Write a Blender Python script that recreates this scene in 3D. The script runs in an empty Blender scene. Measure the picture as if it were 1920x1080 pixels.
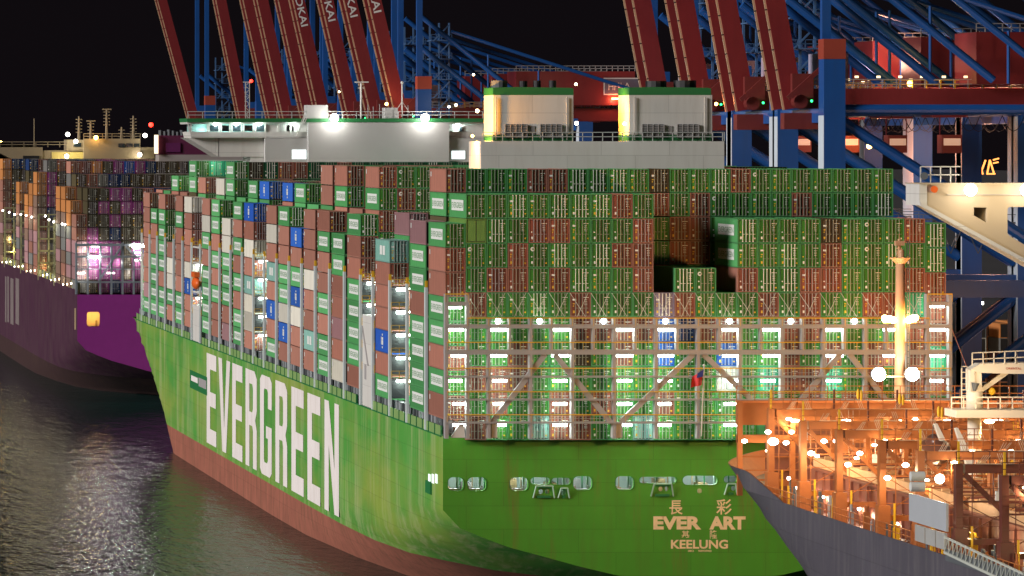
import bpy, bmesh, math, random
import numpy as np
from mathutils import Vector, Matrix
random.seed(7)
R = math.radians
SC = bpy.context.scene
COL = SC.collection

# ---------------------------------------------------------------- camera
F = 8580.0            # focal length in photograph pixels
CZ = 57.5             # camera height above the water
cam = bpy.data.cameras.new('camera')
cam_o = bpy.data.objects.new('camera', cam); COL.objects.link(cam_o)
cam_o.location = (0, 0, CZ); cam_o.rotation_euler = (R(90), 0, 0)
cam.sensor_width = 36; cam.lens = 36 * F / 1920
cam.shift_x = 1560 / 1920; cam.shift_y = -270 / 1920
cam.clip_start = 5; cam.clip_end = 20000
SC.camera = cam_o

# ---------------------------------------------------------------- world, sun, exposure
w = bpy.data.worlds.new('World'); SC.world = w; w.use_nodes = True
nt = w.node_tree; nt.nodes.clear()
sky = nt.nodes.new('ShaderNodeTexSky'); sky.sky_type = 'NISHITA'; sky.sun_disc = False
sky.sun_elevation = R(-4); sky.sun_rotation = R(230)
bgs = nt.nodes.new('ShaderNodeBackground'); bgs.inputs['Strength'].default_value = 0.01
nt.links.new(sky.outputs[0], bgs.inputs['Color'])
bgc = nt.nodes.new('ShaderNodeBackground'); bgc.inputs['Color'].default_value = (0.62, 0.46, 0.60, 1); bgc.inputs['Strength'].default_value = 0.0075
add = nt.nodes.new('ShaderNodeAddShader'); out = nt.nodes.new('ShaderNodeOutputWorld')
nt.links.new(bgs.outputs[0], add.inputs[0]); nt.links.new(bgc.outputs[0], add.inputs[1]); nt.links.new(add.outputs[0], out.inputs[0])

sl = bpy.data.lights.new('sun', 'SUN'); sl.energy = 3.5; sl.angle = R(18); sl.color = (1.0, 0.95, 0.92)
so = bpy.data.objects.new('sun', sl); COL.objects.link(so)
SUN_FROM = Vector((-0.88, -0.32, 0.30)).normalized()
so.rotation_euler = SUN_FROM.to_track_quat('Z', 'Y').to_euler()

SC.view_settings.view_transform = 'Standard'; SC.view_settings.look = 'None'
SC.view_settings.exposure = 0.0; SC.view_settings.gamma = 1.0
SC.render.engine = 'CYCLES'
SC.cycles.use_denoising = True
SC.cycles.max_bounces = 4; SC.cycles.diffuse_bounces = 2; SC.cycles.glossy_bounces = 3
SC.cycles.sample_clamp_indirect = 4.0
SC.cycles.use_light_tree = True

# ---------------------------------------------------------------- helpers
def P(px, py, Y):
    """the world point that stands at depth Y where the photograph shows pixel (px, py)"""
    return Vector(((px + 600) * Y / F, Y, CZ - (py - 270) * Y / F))
def XX(px, Y): return (px + 600) * Y / F
def ZZ(py, Y): return CZ - (py - 270) * Y / F

MATS = {}
def mat(name, col, rough=0.55, metal=0.0, var=0.15, scale=0.5, streak=0.0, dirt=(0.06, 0.045, 0.03), dirt_amt=0.0, dsc=0.9, spec=0.5, seam=None, rust=0.0, col2=None,
        emit=None, estr=0.0, bump=0.0, stretch=(1, 1, 1)):
    if name in MATS: return MATS[name]
    m = bpy.data.materials.new(name); m.use_nodes = True
    n = m.node_tree.nodes; l = m.node_tree.links; b = n['Principled BSDF']
    b.inputs['Roughness'].default_value = rough; b.inputs['Metallic'].default_value = metal; b.inputs['Specular IOR Level'].default_value = spec
    if emit:
        b.inputs['Base Color'].default_value = (*col, 1)
        b.inputs['Emission Color'].default_value = (*emit, 1); b.inputs['Emission Strength'].default_value = estr
        MATS[name] = m; return m
    tc = n.new('ShaderNodeTexCoord'); mp = n.new('ShaderNodeMapping'); mp.inputs['Scale'].default_value = stretch
    l.new(tc.outputs['Object'], mp.inputs['Vector'])
    nz = n.new('ShaderNodeTexNoise'); nz.inputs['Scale'].default_value = scale; nz.inputs['Detail'].default_value = 5
    l.new(mp.outputs[0], nz.inputs['Vector'])
    mix = n.new('ShaderNodeMixRGB'); mix.blend_type = 'MIX'
    mix.inputs[1].default_value = (*[c * (1 - var) for c in col], 1); mix.inputs[2].default_value = (*[min(1, c * (1 + var)) for c in col], 1)
    l.new(nz.outputs['Fac'], mix.inputs[0]); last = mix.outputs[0]
    if col2:      # broad areas of another tone
        mp4 = n.new('ShaderNodeMapping'); mp4.inputs['Scale'].default_value = (.02, .014, .05); mp4.inputs['Location'].default_value = (0, 3.35, .4)
        l.new(tc.outputs['Object'], mp4.inputs['Vector']); nz4 = n.new('ShaderNodeTexNoise'); nz4.inputs['Detail'].default_value = 4; nz4.inputs['Scale'].default_value = 1.6; nz4.inputs['Roughness'].default_value = .6
        l.new(mp4.outputs[0], nz4.inputs['Vector']); rp4 = n.new('ShaderNodeValToRGB'); rp4.color_ramp.elements[0].position = .42; rp4.color_ramp.elements[1].position = .66
        l.new(nz4.outputs['Fac'], rp4.inputs[0]); m4 = n.new('ShaderNodeMixRGB'); m4.inputs[2].default_value = (*col2, 1)
        l.new(rp4.outputs[0], m4.inputs[0]); l.new(last, m4.inputs[1]); last = m4.outputs[0]
    if dirt_amt > 0:
        mp2 = n.new('ShaderNodeMapping'); mp2.inputs['Scale'].default_value = (0.9, dsc, dsc * .1 if streak else 0.9)
        l.new(tc.outputs['Object'], mp2.inputs['Vector'])
        nz2 = n.new('ShaderNodeTexNoise'); nz2.inputs['Scale'].default_value = 1.0; nz2.inputs['Detail'].default_value = 6; nz2.inputs['Roughness'].default_value = 0.65
        l.new(mp2.outputs[0], nz2.inputs['Vector'])
        rp = n.new('ShaderNodeValToRGB'); rp.color_ramp.elements[0].position = 0.48; rp.color_ramp.elements[1].position = 0.75
        rp.color_ramp.elements[1].color = (dirt_amt,) * 3 + (1,)
        l.new(nz2.outputs['Fac'], rp.inputs[0])
        mx = n.new('ShaderNodeMixRGB'); mx.inputs[2].default_value = (*dirt, 1)
        l.new(rp.outputs[0], mx.inputs[0]); l.new(last, mx.inputs[1]); last = mx.outputs[0]
    if rust > 0:
        mp3 = n.new('ShaderNodeMapping'); mp3.inputs['Scale'].default_value = (.55, .55, .05); mp3.inputs['Location'].default_value = (7, 3, 11)
        l.new(tc.outputs['Object'], mp3.inputs['Vector'])
        nz3 = n.new('ShaderNodeTexNoise'); nz3.inputs['Scale'].default_value = 1.0; nz3.inputs['Detail'].default_value = 8; nz3.inputs['Roughness'].default_value = .7
        l.new(mp3.outputs[0], nz3.inputs['Vector'])
        rp3 = n.new('ShaderNodeValToRGB'); rp3.color_ramp.elements[0].position = .56; rp3.color_ramp.elements[1].position = .74; rp3.color_ramp.elements[1].color = (rust,) * 3 + (1,)
        l.new(nz3.outputs['Fac'], rp3.inputs[0]); mr = n.new('ShaderNodeMixRGB'); mr.inputs[2].default_value = (.20, .085, .03, 1)
        l.new(rp3.outputs[0], mr.inputs[0]); l.new(last, mr.inputs[1]); last = mr.outputs[0]
    if seam:      # welded plate seams
        sp = n.new('ShaderNodeSeparateXYZ'); cb = n.new('ShaderNodeCombineXYZ'); l.new(tc.outputs['Object'], sp.inputs[0])
        l.new(sp.outputs['X' if seam == 'xz' else 'Y'], cb.inputs['X']); l.new(sp.outputs['Z'], cb.inputs['Y'])
        bk = n.new('ShaderNodeTexBrick'); bk.inputs['Scale'].default_value = 1.0; bk.inputs['Brick Width'].default_value = 9.0; bk.inputs['Row Height'].default_value = 2.8
        bk.inputs['Mortar Size'].default_value = .045; bk.inputs['Mortar Smooth'].default_value = .6
        bk.inputs['Color1'].default_value = (1, 1, 1, 1); bk.inputs['Color2'].default_value = (.93, .93, .93, 1); bk.inputs['Mortar'].default_value = (.70, .70, .70, 1)
        l.new(cb.outputs[0], bk.inputs['Vector']); ml = n.new('ShaderNodeMixRGB'); ml.blend_type = 'MULTIPLY'; ml.inputs[0].default_value = 1
        l.new(last, ml.inputs[1]); l.new(bk.outputs['Color'], ml.inputs[2]); last = ml.outputs[0]
    l.new(last, b.inputs['Base Color'])
    if bump:
        bp = n.new('ShaderNodeBump'); bp.inputs['Strength'].default_value = bump; l.new(nz.outputs['Fac'], bp.inputs['Height']); l.new(bp.outputs[0], b.inputs['Normal'])
    MATS[name] = m; return m

class MB:
    def __init__(s): s.v = []; s.f = []; s.m = []
    def face(s, pts, m=0):
        i = len(s.v); s.v += [tuple(p) for p in pts]; s.f.append(tuple(range(i, i + len(pts)))); s.m.append(m)
    def hexa(s, c, m=0):
        i = len(s.v); s.v += [tuple(p) for p in c]
        for q in ((0, 3, 2, 1), (4, 5, 6, 7), (0, 1, 5, 4), (1, 2, 6, 5), (2, 3, 7, 6), (3, 0, 4, 7)):
            s.f.append(tuple(i + k for k in q)); s.m.append(m)
    def box(s, x0, x1, y0, y1, z0, z1, m=0):
        s.hexa([(x0, y0, z0), (x1, y0, z0), (x1, y1, z0), (x0, y1, z0), (x0, y0, z1), (x1, y0, z1), (x1, y1, z1), (x0, y1, z1)], m)
        return s
    def bar(s, a, b, w=0.3, h=None, m=0):
        a = Vector(a); b = Vector(b); h = h or w; d = (b - a)
        if d.length < 1e-6: return s
        d.normalize(); up = Vector((0, 0, 1)) if abs(d.z) < 0.95 else Vector((0, 1, 0))
        u = d.cross(up).normalized(); v = u.cross(d).normalized()
        c = []
        for p in (a, b):
            c += [p - u * w / 2 - v * h / 2, p + u * w / 2 - v * h / 2, p + u * w / 2 + v * h / 2, p - u * w / 2 + v * h / 2]
        s.hexa(c, m); return s
    def tube(s, a, b, r=0.3, n=10, m=0, r2=None, cap=True):
        a = Vector(a); b = Vector(b); d = (b - a).normalized(); r2 = r if r2 is None else r2
        up = Vector((0, 0, 1)) if abs(d.z) < 0.95 else Vector((0, 1, 0))
        u = d.cross(up).normalized(); v = u.cross(d).normalized(); i = len(s.v)
        for p, rr in ((a, r), (b, r2)):
            for k in range(n):
                t = 2 * math.pi * k / n; s.v.append(tuple(p + (u * math.cos(t) + v * math.sin(t)) * rr))
        for k in range(n):
            s.f.append((i + k, i + (k + 1) % n, i + n + (k + 1) % n, i + n + k)); s.m.append(m)
        if cap:
            s.f.append(tuple(i + k for k in range(n))[::-1]); s.m.append(m)
            s.f.append(tuple(i + n + k for k in range(n))); s.m.append(m)
        return s
    def ell(s, c, rx, ry, rz, m=0, nu=12, nv=8):
        i = len(s.v)
        for a in range(nv + 1):
            th = math.pi * a / nv
            for b in range(nu):
                ph = 2 * math.pi * b / nu
                s.v.append((c[0] + rx * math.sin(th) * math.cos(ph), c[1] + ry * math.sin(th) * math.sin(ph), c[2] + rz * math.cos(th)))
        for a in range(nv):
            for b in range(nu):
                s.f.append((i + a * nu + b, i + (a + 1) * nu + b, i + (a + 1) * nu + (b + 1) % nu, i + a * nu + (b + 1) % nu)); s.m.append(m)
        return s
    def prism(s, poly, y0, y1, m=0):
        """poly: (x, z) outline, extruded from y0 to y1"""
        n = len(poly); i = len(s.v)
        s.v += [(x, y0, z) for x, z in poly] + [(x, y1, z) for x, z in poly]
        s.f.append(tuple(range(i, i + n))); s.m.append(m)
        s.f.append(tuple(range(i + 2 * n - 1, i + n - 1, -1))); s.m.append(m)
        for k in range(n):
            s.f.append((i + k, i + n + k, i + n + (k + 1) % n, i + (k + 1) % n)); s.m.append(m)
        return s
    def add(s, o, off=(0, 0, 0), mm=None):
        i = len(s.v); s.v += [(a + off[0], b + off[1], c + off[2]) for a, b, c in o.v]
        s.f += [tuple(i + k for k in f) for f in o.f]; s.m += [(mm[k] if mm else k) for k in o.m]
        return s
    def rail(s, pts, h=1.1, step=1.5, r=0.04, m=0, rows=2):
        for a, b in zip(pts[:-1], pts[1:]):
            a = Vector(a); b = Vector(b); n = max(1, int((b - a).length / step))
            for k in range(n + 1):
                p = a.lerp(b, k / n); s.bar(p, p + Vector((0, 0, h)), r * 2, r * 2, m)
            for q in range(rows):
                z = Vector((0, 0, h * (q + 1) / rows)); s.bar(a + z, b + z, r * 2, r * 2, m)
        return s
    def mesh(s, name, mats):
        me = bpy.data.meshes.new(name); me.from_pydata(s.v, [], s.f)
        for k in mats: me.materials.append(k)
        me.polygons.foreach_set('material_index', s.m); me.update(); return me
    def build(s, name, mats, parent=None, smooth=False):
        if not isinstance(mats, (list, tuple)): mats = [mats]
        me = s.mesh(name, mats)
        if smooth: me.polygons.foreach_set('use_smooth', [True] * len(me.polygons))
        o = bpy.data.objects.new(name, me); COL.objects.link(o)
        if parent: o.parent = parent; o.matrix_parent_inverse = parent.matrix_world.inverted()
        return o

def tag(o, label=None, cat=None, group=None, kind=None):
    if label: o['label'] = label
    if cat: o['category'] = cat
    if group: o['group'] = group
    if kind: o['kind'] = kind
    return o
def thing(name, label, cat, loc=(0, 0, 0), group=None):
    o = bpy.data.objects.new(name, None); COL.objects.link(o); o.empty_display_size = 2
    o.location = loc; o.matrix_world = Matrix.Translation(loc)
    return tag(o, label, cat, group)
def part(name, parent, loc=(0, 0, 0)):
    o = bpy.data.objects.new(name, None); COL.objects.link(o); o.parent = parent
    o.matrix_parent_inverse = parent.matrix_world.inverted(); o.matrix_world = Matrix.Translation(loc); return o

def point(loc, power, col=(0.88, 1.0, 0.93), r=0.25, name='point_light'):
    d = bpy.data.lights.new(name, 'POINT'); d.energy = power; d.color = col; d.shadow_soft_size = r
    o = bpy.data.objects.new(name, d); COL.objects.link(o); o.location = loc; return o
def spot(loc, tgt, power, col, ang=60, r=0.4, blend=0.8):
    d = bpy.data.lights.new('spot_light', 'SPOT'); d.energy = power; d.color = col; d.shadow_soft_size = r
    d.spot_size = R(ang); d.spot_blend = blend
    o = bpy.data.objects.new('spot_light', d); COL.objects.link(o); o.location = loc
    o.rotation_euler = (Vector(loc) - Vector(tgt)).to_track_quat('Z', 'Y').to_euler(); return o

def curve_mesh(cu):
    o = bpy.data.objects.new('tmp', cu); COL.objects.link(o)
    dg = bpy.context.evaluated_depsgraph_get(); dg.update()
    me = o.evaluated_get(dg).to_mesh()
    v = [tuple(x.co) for x in me.vertices]; f = [tuple(p.vertices) for p in me.polygons]
    o.evaluated_get(dg).to_mesh_clear(); bpy.data.objects.remove(o); bpy.data.curves.remove(cu)
    return v, f
def text_geo(s, bold=0.0, ext=0.0):
    """flat text in x/y, scaled to a unit box: returns verts (0..1, 0..1) and faces"""
    cu = bpy.data.curves.new('t', 'FONT'); cu.body = s; cu.offset = bold; cu.resolution_u = 3; cu.extrude = ext
    v, f = curve_mesh(cu)
    xs = [a[0] for a in v]; ys = [a[1] for a in v]; x0, x1, y0, y1 = min(xs), max(xs), min(ys), max(ys)
    return [((a - x0) / (x1 - x0), (b - y0) / (y1 - y0), c) for a, b, c in v], f
def text_mb(mb, s, org, u, v, m=0, bold=0.0):
    """lay the text on the parallelogram org + a*u + b*v"""
    vv, ff = text_geo(s, bold); org = Vector(org); u = Vector(u); v = Vector(v); i = len(mb.v)
    mb.v += [tuple(org + u * a + v * b) for a, b, c in vv]
    for f in ff: mb.f.append(tuple(i + k for k in f)); mb.m.append(m)
def holes_mesh(outer, holes):
    """flat polygon (x, z) with holes, by 2D curve fill; returns verts with y = 0"""
    cu = bpy.data.curves.new('h', 'CURVE'); cu.dimensions = '2D'; cu.fill_mode = 'BOTH'
    for lp in [outer] + holes:
        sp = cu.splines.new('POLY'); sp.points.add(len(lp) - 1)
        for p, q in zip(sp.points, lp): p.co = (q[0], q[1], 0, 1)
        sp.use_cyclic_u = True
    v, f = curve_mesh(cu)
    return [(a, 0, b) for a, b, c in v], f
def rrect(x0, x1, z0, z1, r, n=5):
    r = min(r, (x1 - x0) / 2.01, (z1 - z0) / 2.01); o = []
    for cx, cz, a0 in ((x1 - r, z1 - r, 0), (x0 + r, z1 - r, 90), (x0 + r, z0 + r, 180), (x1 - r, z0 + r, 270)):
        for k in range(n + 1):
            t = R(a0 + 90 * k / n); o.append((cx + r * math.cos(t), cz + r * math.sin(t)))
    return o

# ---------------------------------------------------------------- materials
DIRT = (0.05, 0.03, 0.02)
hull_green = mat('hull_green_paint', (0.090, 0.34, 0.055), 0.5, seam='yz', rust=.35, var=0.30, scale=0.035, streak=1, dirt=(0.46, 0.50, 0.24), dirt_amt=0.8, dsc=0.30, col2=(0.26, 0.37, 0.06), stretch=(1, 1, 1.6))
transom_green = mat('transom_green_paint', (0.070, 0.285, 0.020), 0.5, seam='xz', rust=.6, var=0.12, scale=0.3, streak=1, dirt=(0.10, 0.12, 0.02), dirt_amt=0.35)
boot_red = mat('red_antifouling', (0.34, 0.115, 0.075), 0.7, seam='yz', var=0.25, scale=0.3, streak=1, dirt=(0.12, 0.07, 0.035), dirt_amt=0.7)
white_paint = mat('white_paint', (0.68, 0.66, 0.62), 0.5, seam='xz', rust=.15, var=0.05, scale=0.3, streak=1, dirt=(0.45, 0.40, 0.34), dirt_amt=0.25)
hull_letter = mat('white_lettering', (0.84, 0.78, 0.76), 0.6, var=0.10, scale=0.2, streak=1, dirt=(0.45, 0.36, 0.25), dirt_amt=0.35)
name_letter = mat('ochre_lettering', (0.85, 0.62, 0.34), 0.6, var=0.06, dirt_amt=0.2)
grey_steel = mat('grey_bridge_steel', (0.36, 0.34, 0.34), 0.5, var=0.08)
dark_steel = mat('dark_grey_steel', (0.10, 0.11, 0.12), 0.5, var=0.2)
yellow_rail = mat('yellow_rail_paint', (0.75, 0.42, 0.02), 0.5, var=0.08)
green_trim = mat('green_trim_paint', (0.02, 0.17, 0.05), 0.5, var=0.1)
crane_blue = mat('crane_blue_paint', (0.009, 0.075, 0.28), 0.42, var=0.15, scale=0.2, dirt_amt=0.25, streak=1, dirt=(0.02, 0.05, 0.12))
crane_pale = mat('crane_pale_stripe', (0.55, 0.62, 0.70), 0.5, var=0.08)
crane_red = mat('crane_red_paint', (0.20, 0.020, 0.022), 0.45, var=0.12, scale=0.3, dirt_amt=0.25, streak=1, dirt=(0.10, 0.012, 0.012))
crane_orange = mat('crane_orange_cap', (0.30, 0.05, 0.03), 0.5, var=0.1)
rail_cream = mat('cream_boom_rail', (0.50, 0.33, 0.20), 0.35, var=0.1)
black = mat('black_steel', (0.012, 0.012, 0.014), 0.5, var=0.2)
glass_dark = mat('dark_window_glass', (0.02, 0.03, 0.035), 0.08, var=0.05)
magenta = mat('magenta_hull_dimmed', (0.065, 0.020, 0.045), 0.5, var=0.25, scale=0.2, streak=1, dirt=(0.16, 0.12, 0.10), dirt_amt=0.6)  # port side kept darker than the stern: its dim light is in the colour
mag_house = mat('magenta_house_paint', (0.11, 0.014, 0.055), 0.5, var=0.1)
mag_dark = mat('dark_magenta_boot', (0.045, 0.02, 0.022), 0.6, var=0.25, streak=1, dirt=(0.10, 0.06, 0.03), dirt_amt=0.5)
grey_hull = mat('grey_hull_paint', (0.085, 0.078, 0.098), 0.5, seam='yz', var=0.16, scale=0.15, streak=1, dirt=(0.17, 0.155, 0.16), dirt_amt=0.55)
orange_steel = mat('orange_red_steel', (0.40, 0.125, 0.032), 0.6, var=0.12, scale=0.6, dirt_amt=0.3, dirt=(0.22, 0.05, 0.02))
hatch_tan = mat('hatch_cover_paint', (0.60, 0.34, 0.16), 0.6, var=0.15, scale=0.5, dirt_amt=0.35, dirt=(0.30, 0.16, 0.08))
deck_brown = mat('deck_brown_paint', (0.20, 0.06, 0.035), 0.6, var=0.2, dirt_amt=0.3)
life_orange = mat('lifeboat_orange', (0.75, 0.13, 0.02), 0.4, var=0.05)
life_brown = mat('lifeboat_dark_hull', (0.14, 0.055, 0.035), 0.3, var=0.15)
red_flag = mat('flag_red', (0.55, 0.03, 0.03), 0.7); blue_flag = mat('flag_blue', (0.02, 0.04, 0.25), 0.7)
L_cool = mat('cool_lamp_glass', (1, 1, 1), emit=(0.86, 1.0, 0.94), estr=20)
L_warm = mat('warm_lamp_glass', (1, 1, 1), emit=(1.0, 0.72, 0.38), estr=16)
L_white = mat('white_lamp_glass', (1, 1, 1), emit=(1.0, 0.93, 0.82), estr=16)
L_warm2 = mat('pale_warm_lamp_glass', (1, 1, 1), emit=(1.0, 0.84, 0.62), estr=20)
L_flood = mat('floodlight_glass', (1, 1, 1), emit=(1.0, 0.95, 0.88), estr=110)
L_sodx = mat('strong_sodium_glass', (1, 1, 1), emit=(1.0, 0.52, 0.12), estr=90)
L_sod = mat('sodium_lamp_glass', (1, 1, 1), emit=(1.0, 0.50, 0.08), estr=22)
L_cabwin = mat('lit_cab_glass', (1, 1, 1), emit=(1.0, .40, .12), estr=.35)
L_dimwarm = mat('dim_walkway_lamp', (1, 1, 1), emit=(1.0, .7, .3), estr=2.2)
L_red = mat('red_lamp_glass', (1, .1, .1), emit=(1.0, 0.02, 0.01), estr=10)
L_green = mat('green_lamp_glass', (.1, 1, .2), emit=(0.02, 1.0, 0.2), estr=5)
L_win = mat('lit_window_glass', (1, 1, 1), emit=(0.85, 1.0, 1.0), estr=1.6)

# ---------------------------------------------------------------- water, quay
def water_mat():
    m = bpy.data.materials.new('harbour_water'); m.use_nodes = True
    n = m.node_tree.nodes; l = m.node_tree.links; b = n['Principled BSDF']
    b.inputs['Base Color'].default_value = (0.006, 0.015, 0.013, 1); b.inputs['Roughness'].default_value = 0.06; b.inputs['IOR'].default_value = 1.25; b.inputs['Specular Tint'].default_value = (.50, .78, .72, 1)
    tc = n.new('ShaderNodeTexCoord'); prev = None
    for sc, st, dist, strn in ((1.0, (0.85, 0.30, 1), 0.9, 1.0), (1.0, (0.28, 0.09, 1), 1.6, 1.0), (1.0, (2.2, 0.9, 1), 0.25, 1.0)):
        mp = n.new('ShaderNodeMapping'); mp.inputs['Scale'].default_value = st; l.new(tc.outputs['Object'], mp.inputs['Vector'])
        nz = n.new('ShaderNodeTexNoise'); nz.inputs['Scale'].default_value = sc; nz.inputs['Detail'].default_value = 4; l.new(mp.outputs[0], nz.inputs['Vector'])
        bp = n.new('ShaderNodeBump'); bp.inputs['Distance'].default_value = dist; bp.inputs['Strength'].default_value = strn * 0.20
        l.new(nz.outputs['Fac'], bp.inputs['Height'])
        if prev: l.new(prev.outputs[0], bp.inputs['Normal'])
        prev = bp
    l.new(prev.outputs[0], b.inputs['Normal'])
    df = n.new('ShaderNodeBsdfDiffuse'); df.inputs['Color'].default_value = (0.008, 0.042, 0.040, 1); mx = n.new('ShaderNodeMixShader'); mx.inputs[0].default_value = .36
    l.new(b.outputs[0], mx.inputs[1]); l.new(df.outputs[0], mx.inputs[2]); l.new(mx.outputs[0], n['Material Output'].inputs['Surface']); return m
tag(MB().box(-3000, 157.5, 60, 9000, -6, 0).build('water', water_mat()), kind='structure')
asphalt = mat('quay_asphalt', (0.05, 0.048, 0.05), 0.8, var=0.3, scale=0.05)
tag(MB().box(157.5, 2500, 60, 9000, -6, 7.5).build('quay', asphalt), kind='structure')

# ---------------------------------------------------------------- hull loft
ZL = [20.0, 18, 16, 15, 14, 13, 12, 11, 10, 9, 8, 7, 6, 4.7, 3.6, 2.4, 1.2, 0, -1.5, -3]
STERN = [   # distance from the transom, [(z, inset from the full beam)] going down
    (0, [(22, 0), (13.5, 0), (11.35, 2), (10.1, 5), (9, 8), (7.9, 12.1), (6.8, 16.1), (5.7, 20.7), (4.5, 30.7), (-3, 30.7)]),
    (8, [(22, 0), (13, 0), (11, 1), (9, 3.6), (7, 8.0), (5.7, 11.5), (4.7, 14.5), (3.0, 22), (1.5, 30.7), (-3, 30.7)]),
    (17, [(22, 0), (12.5, 0), (10, 0.8), (8, 2.5), (6, 6.2), (4.7, 9.1), (2.5, 15), (0, 25), (-3, 30.7)]),
    (30, [(22, 0), (11.5, 0), (9, 0.5), (7, 2.0), (4.7, 5.4), (2, 11), (0, 16.5), (-3, 21)]),
    (41, [(22, 0), (10.5, 0), (8, 0.3), (6.5, 0.9), (4.7, 2.6), (2.5, 5.5), (0, 10), (-3, 13)]),
    (60, [(22, 0), (9, 0), (7, 0.15), (6, 0.4), (4.7, 0.9), (2.5, 2.6), (0, 5.2), (-3, 8)]),
    (86, [(22, 0), (7, 0), (4.7, 0.25), (2.5, 1.0), (0, 2.6), (-3, 5)]),
    (123, [(22, 0), (4.7, 0), (2, 0.1), (0, 0.4), (-3, 1)]),
    (160, [(22, 0), (-3, 0)]),
]
def loft(side_x, half, st, zdeck, boot, mats, parent):
    """st: list of (Y, function z -> inset). Builds topsides and boot top as two parts."""
    zs = [zdeck] + [z for z in ZL if z < zdeck - 0.2]
    if boot not in zs: zs = sorted(zs + [boot], reverse=True)
    cx = side_x + half
    out = []
    for nm, zz, m in (('topsides', [z for z in zs if z >= boot], mats[0]), ('boot_top', [z for z in zs if z <= boot], mats[1])):
        v = []; f = []
        for sgn in (-1, 1):
            i0 = len(v)
            for Y, fn in st:
                for z in zz: v.append((cx + sgn * max(0.0, half - fn(z)), Y, z))
            n = len(zz)
            for a in range(len(st) - 1):
                for b in range(n - 1):
                    q = (i0 + a * n + b, i0 + (a + 1) * n + b, i0 + (a + 1) * n + b + 1, i0 + a * n + b + 1)
                    f.append(q if sgn < 0 else q[::-1])
        me = bpy.data.meshes.new(nm); me.from_pydata(v, [], f); me.materials.append(m)
        me.polygons.foreach_set('use_smooth', [True] * len(f)); me.update()
        o = bpy.data.objects.new(nm, me); COL.objects.link(o); o.parent = parent; o.matrix_parent_inverse = parent.matrix_world.inverted(); out.append(o)
    return out
def prof(tab, k=1.0):
    zs = [a for a, b in tab][::-1]; ds = [b * k for a, b in tab][::-1]
    return lambda z: float(np.interp(z, zs, ds))
def stern_bow_stations(Y0, half, bowstart, stem, k=1.0):
    st = [(Y0 + d, prof(t, k)) for d, t in STERN]
    y = Y0 + 180
    last = bowstart(0)
    while y < last - 10: st.append((y, lambda z: 0.0)); y += 20
    yy = np.linspace(last - 5, stem(22) - 0.01, 26)
    for y in yy:
        def fn(z, y=y):
            a = bowstart(z); b = stem(z); t = min(1, max(0, (y - a) / (b - a))); return half * t ** 1.6
        st.append((float(y), fn))
    return st

# ================================================================ THE GREEN SHIP
SX, HALF, SY = 91.7, 30.75, 550.0
CX = SX + HALF
DECK = 22.4
ship = thing('container_ship', 'huge green container ship seen from its flat stern, EVERGREEN in white on its side', 'ship', (CX, 740, 0), 'container ships')
bs = lambda z: float(np.interp(z, [0, 4, 6.5, 13.5, 21.7, 24], [848, 859, 865, 890, 926, 932]))
stem = lambda z: float(np.interp(z, [0, 22], [945, 962]))
loft(SX, HALF, stern_bow_stations(SY, HALF, bs, stem), DECK, 4.7, (hull_green, boot_red), ship)
MB().box(SX + 0.3, SX + 2 * HALF - 0.3, SY + 0.5, 915, DECK - 0.6, DECK - 0.3).build('deck', mat('green_deck_paint', (0.03, 0.12, 0.05), 0.7), ship)
# transom with its mooring openings
def transom(x0, half, Y, zdeck, tabk, openings, r, m, parent, low=4.5):
    tab = STERN[0][1]; cx = x0 + half
    port = [(x0 + d * tabk, z) for z, d in tab if z <= 13.5 and z >= low and d < 30]
    port = [(x0, zdeck)] + port
    bottom = [(cx, low)]
    outer = port + bottom + [(2 * cx - x, z) for x, z in port[::-1]]
    hs = []
    for a, b, c, d in openings:
        X0, X1, Z1, Z0 = XX(a, Y), XX(b, Y), ZZ(c, Y), ZZ(d, Y); hs.append(rrect(X0, X1, Z0, Z1, r))
    v, f = holes_mesh(outer, hs)
    mb = MB(); mb.v = [(a, Y, c) for a, b, c in v]; mb.f = f; mb.m = [0] * len(f)
    o = mb.build('transom', m, parent)
    return o, hs
OPEN = [(840, 869, 895, 920), (877, 911, 895, 920), (956, 990, 895, 920), (995, 1031, 895, 908), (1034, 1070, 896, 909), (1075, 1110, 893, 918),
        (1154, 1188, 893, 918), (1199, 1268, 894, 906), (1280, 1345, 892, 909), (1357, 1382, 892, 905)]
SMALL = [(1010, 1018, 917, 926), (1022, 1030, 917, 926), (1052, 1060, 918, 929), (1235, 1242, 912, 921), (1246, 1253, 912, 921), (1307, 1316, 916, 925), (1371, 1378, 911, 920)]
tr, hs = transom(SX, HALF, SY, DECK, 1.0, OPEN + SMALL, 0.55, transom_green, ship)
mb = MB()
for h in hs[:len(OPEN)]:   # thickness of the plate round each opening
    n = len(h)
    for k in range(n):
        a, b = h[k], h[(k + 1) % n]; mb.face([(a[0] + (.07 if a[0] > sum(p_[0] for p_ in h) / n else -.07), SY - 0.07, a[1]), (b[0] + (.07 if b[0] > sum(p_[0] for p_ in h) / n else -.07), SY - 0.07, b[1]), (b[0], SY - 0.06, b[1]), (a[0], SY - 0.06, a[1])], 1); mb.face([(a[0], SY - 0.06, a[1]), (b[0], SY - 0.06, b[1]), (b[0], SY + 0.5, b[1]), (a[0], SY + 0.5, a[1])])
mb.build('opening_rim', [transom_green, green_trim], ship)
room = MB(); z0, z1 = 13.6, 18.6
room.face([(SX + 1, SY + 7, z0), (CX * 2 - SX - 1, SY + 7, z0), (CX * 2 - SX - 1, SY + 7, z1), (SX + 1, SY + 7, z1)])
room.face([(SX + 1, SY + .1, z1), (CX * 2 - SX - 1, SY + .1, z1), (CX * 2 - SX - 1, SY + 7, z1), (SX + 1, SY + 7, z1)])
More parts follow.
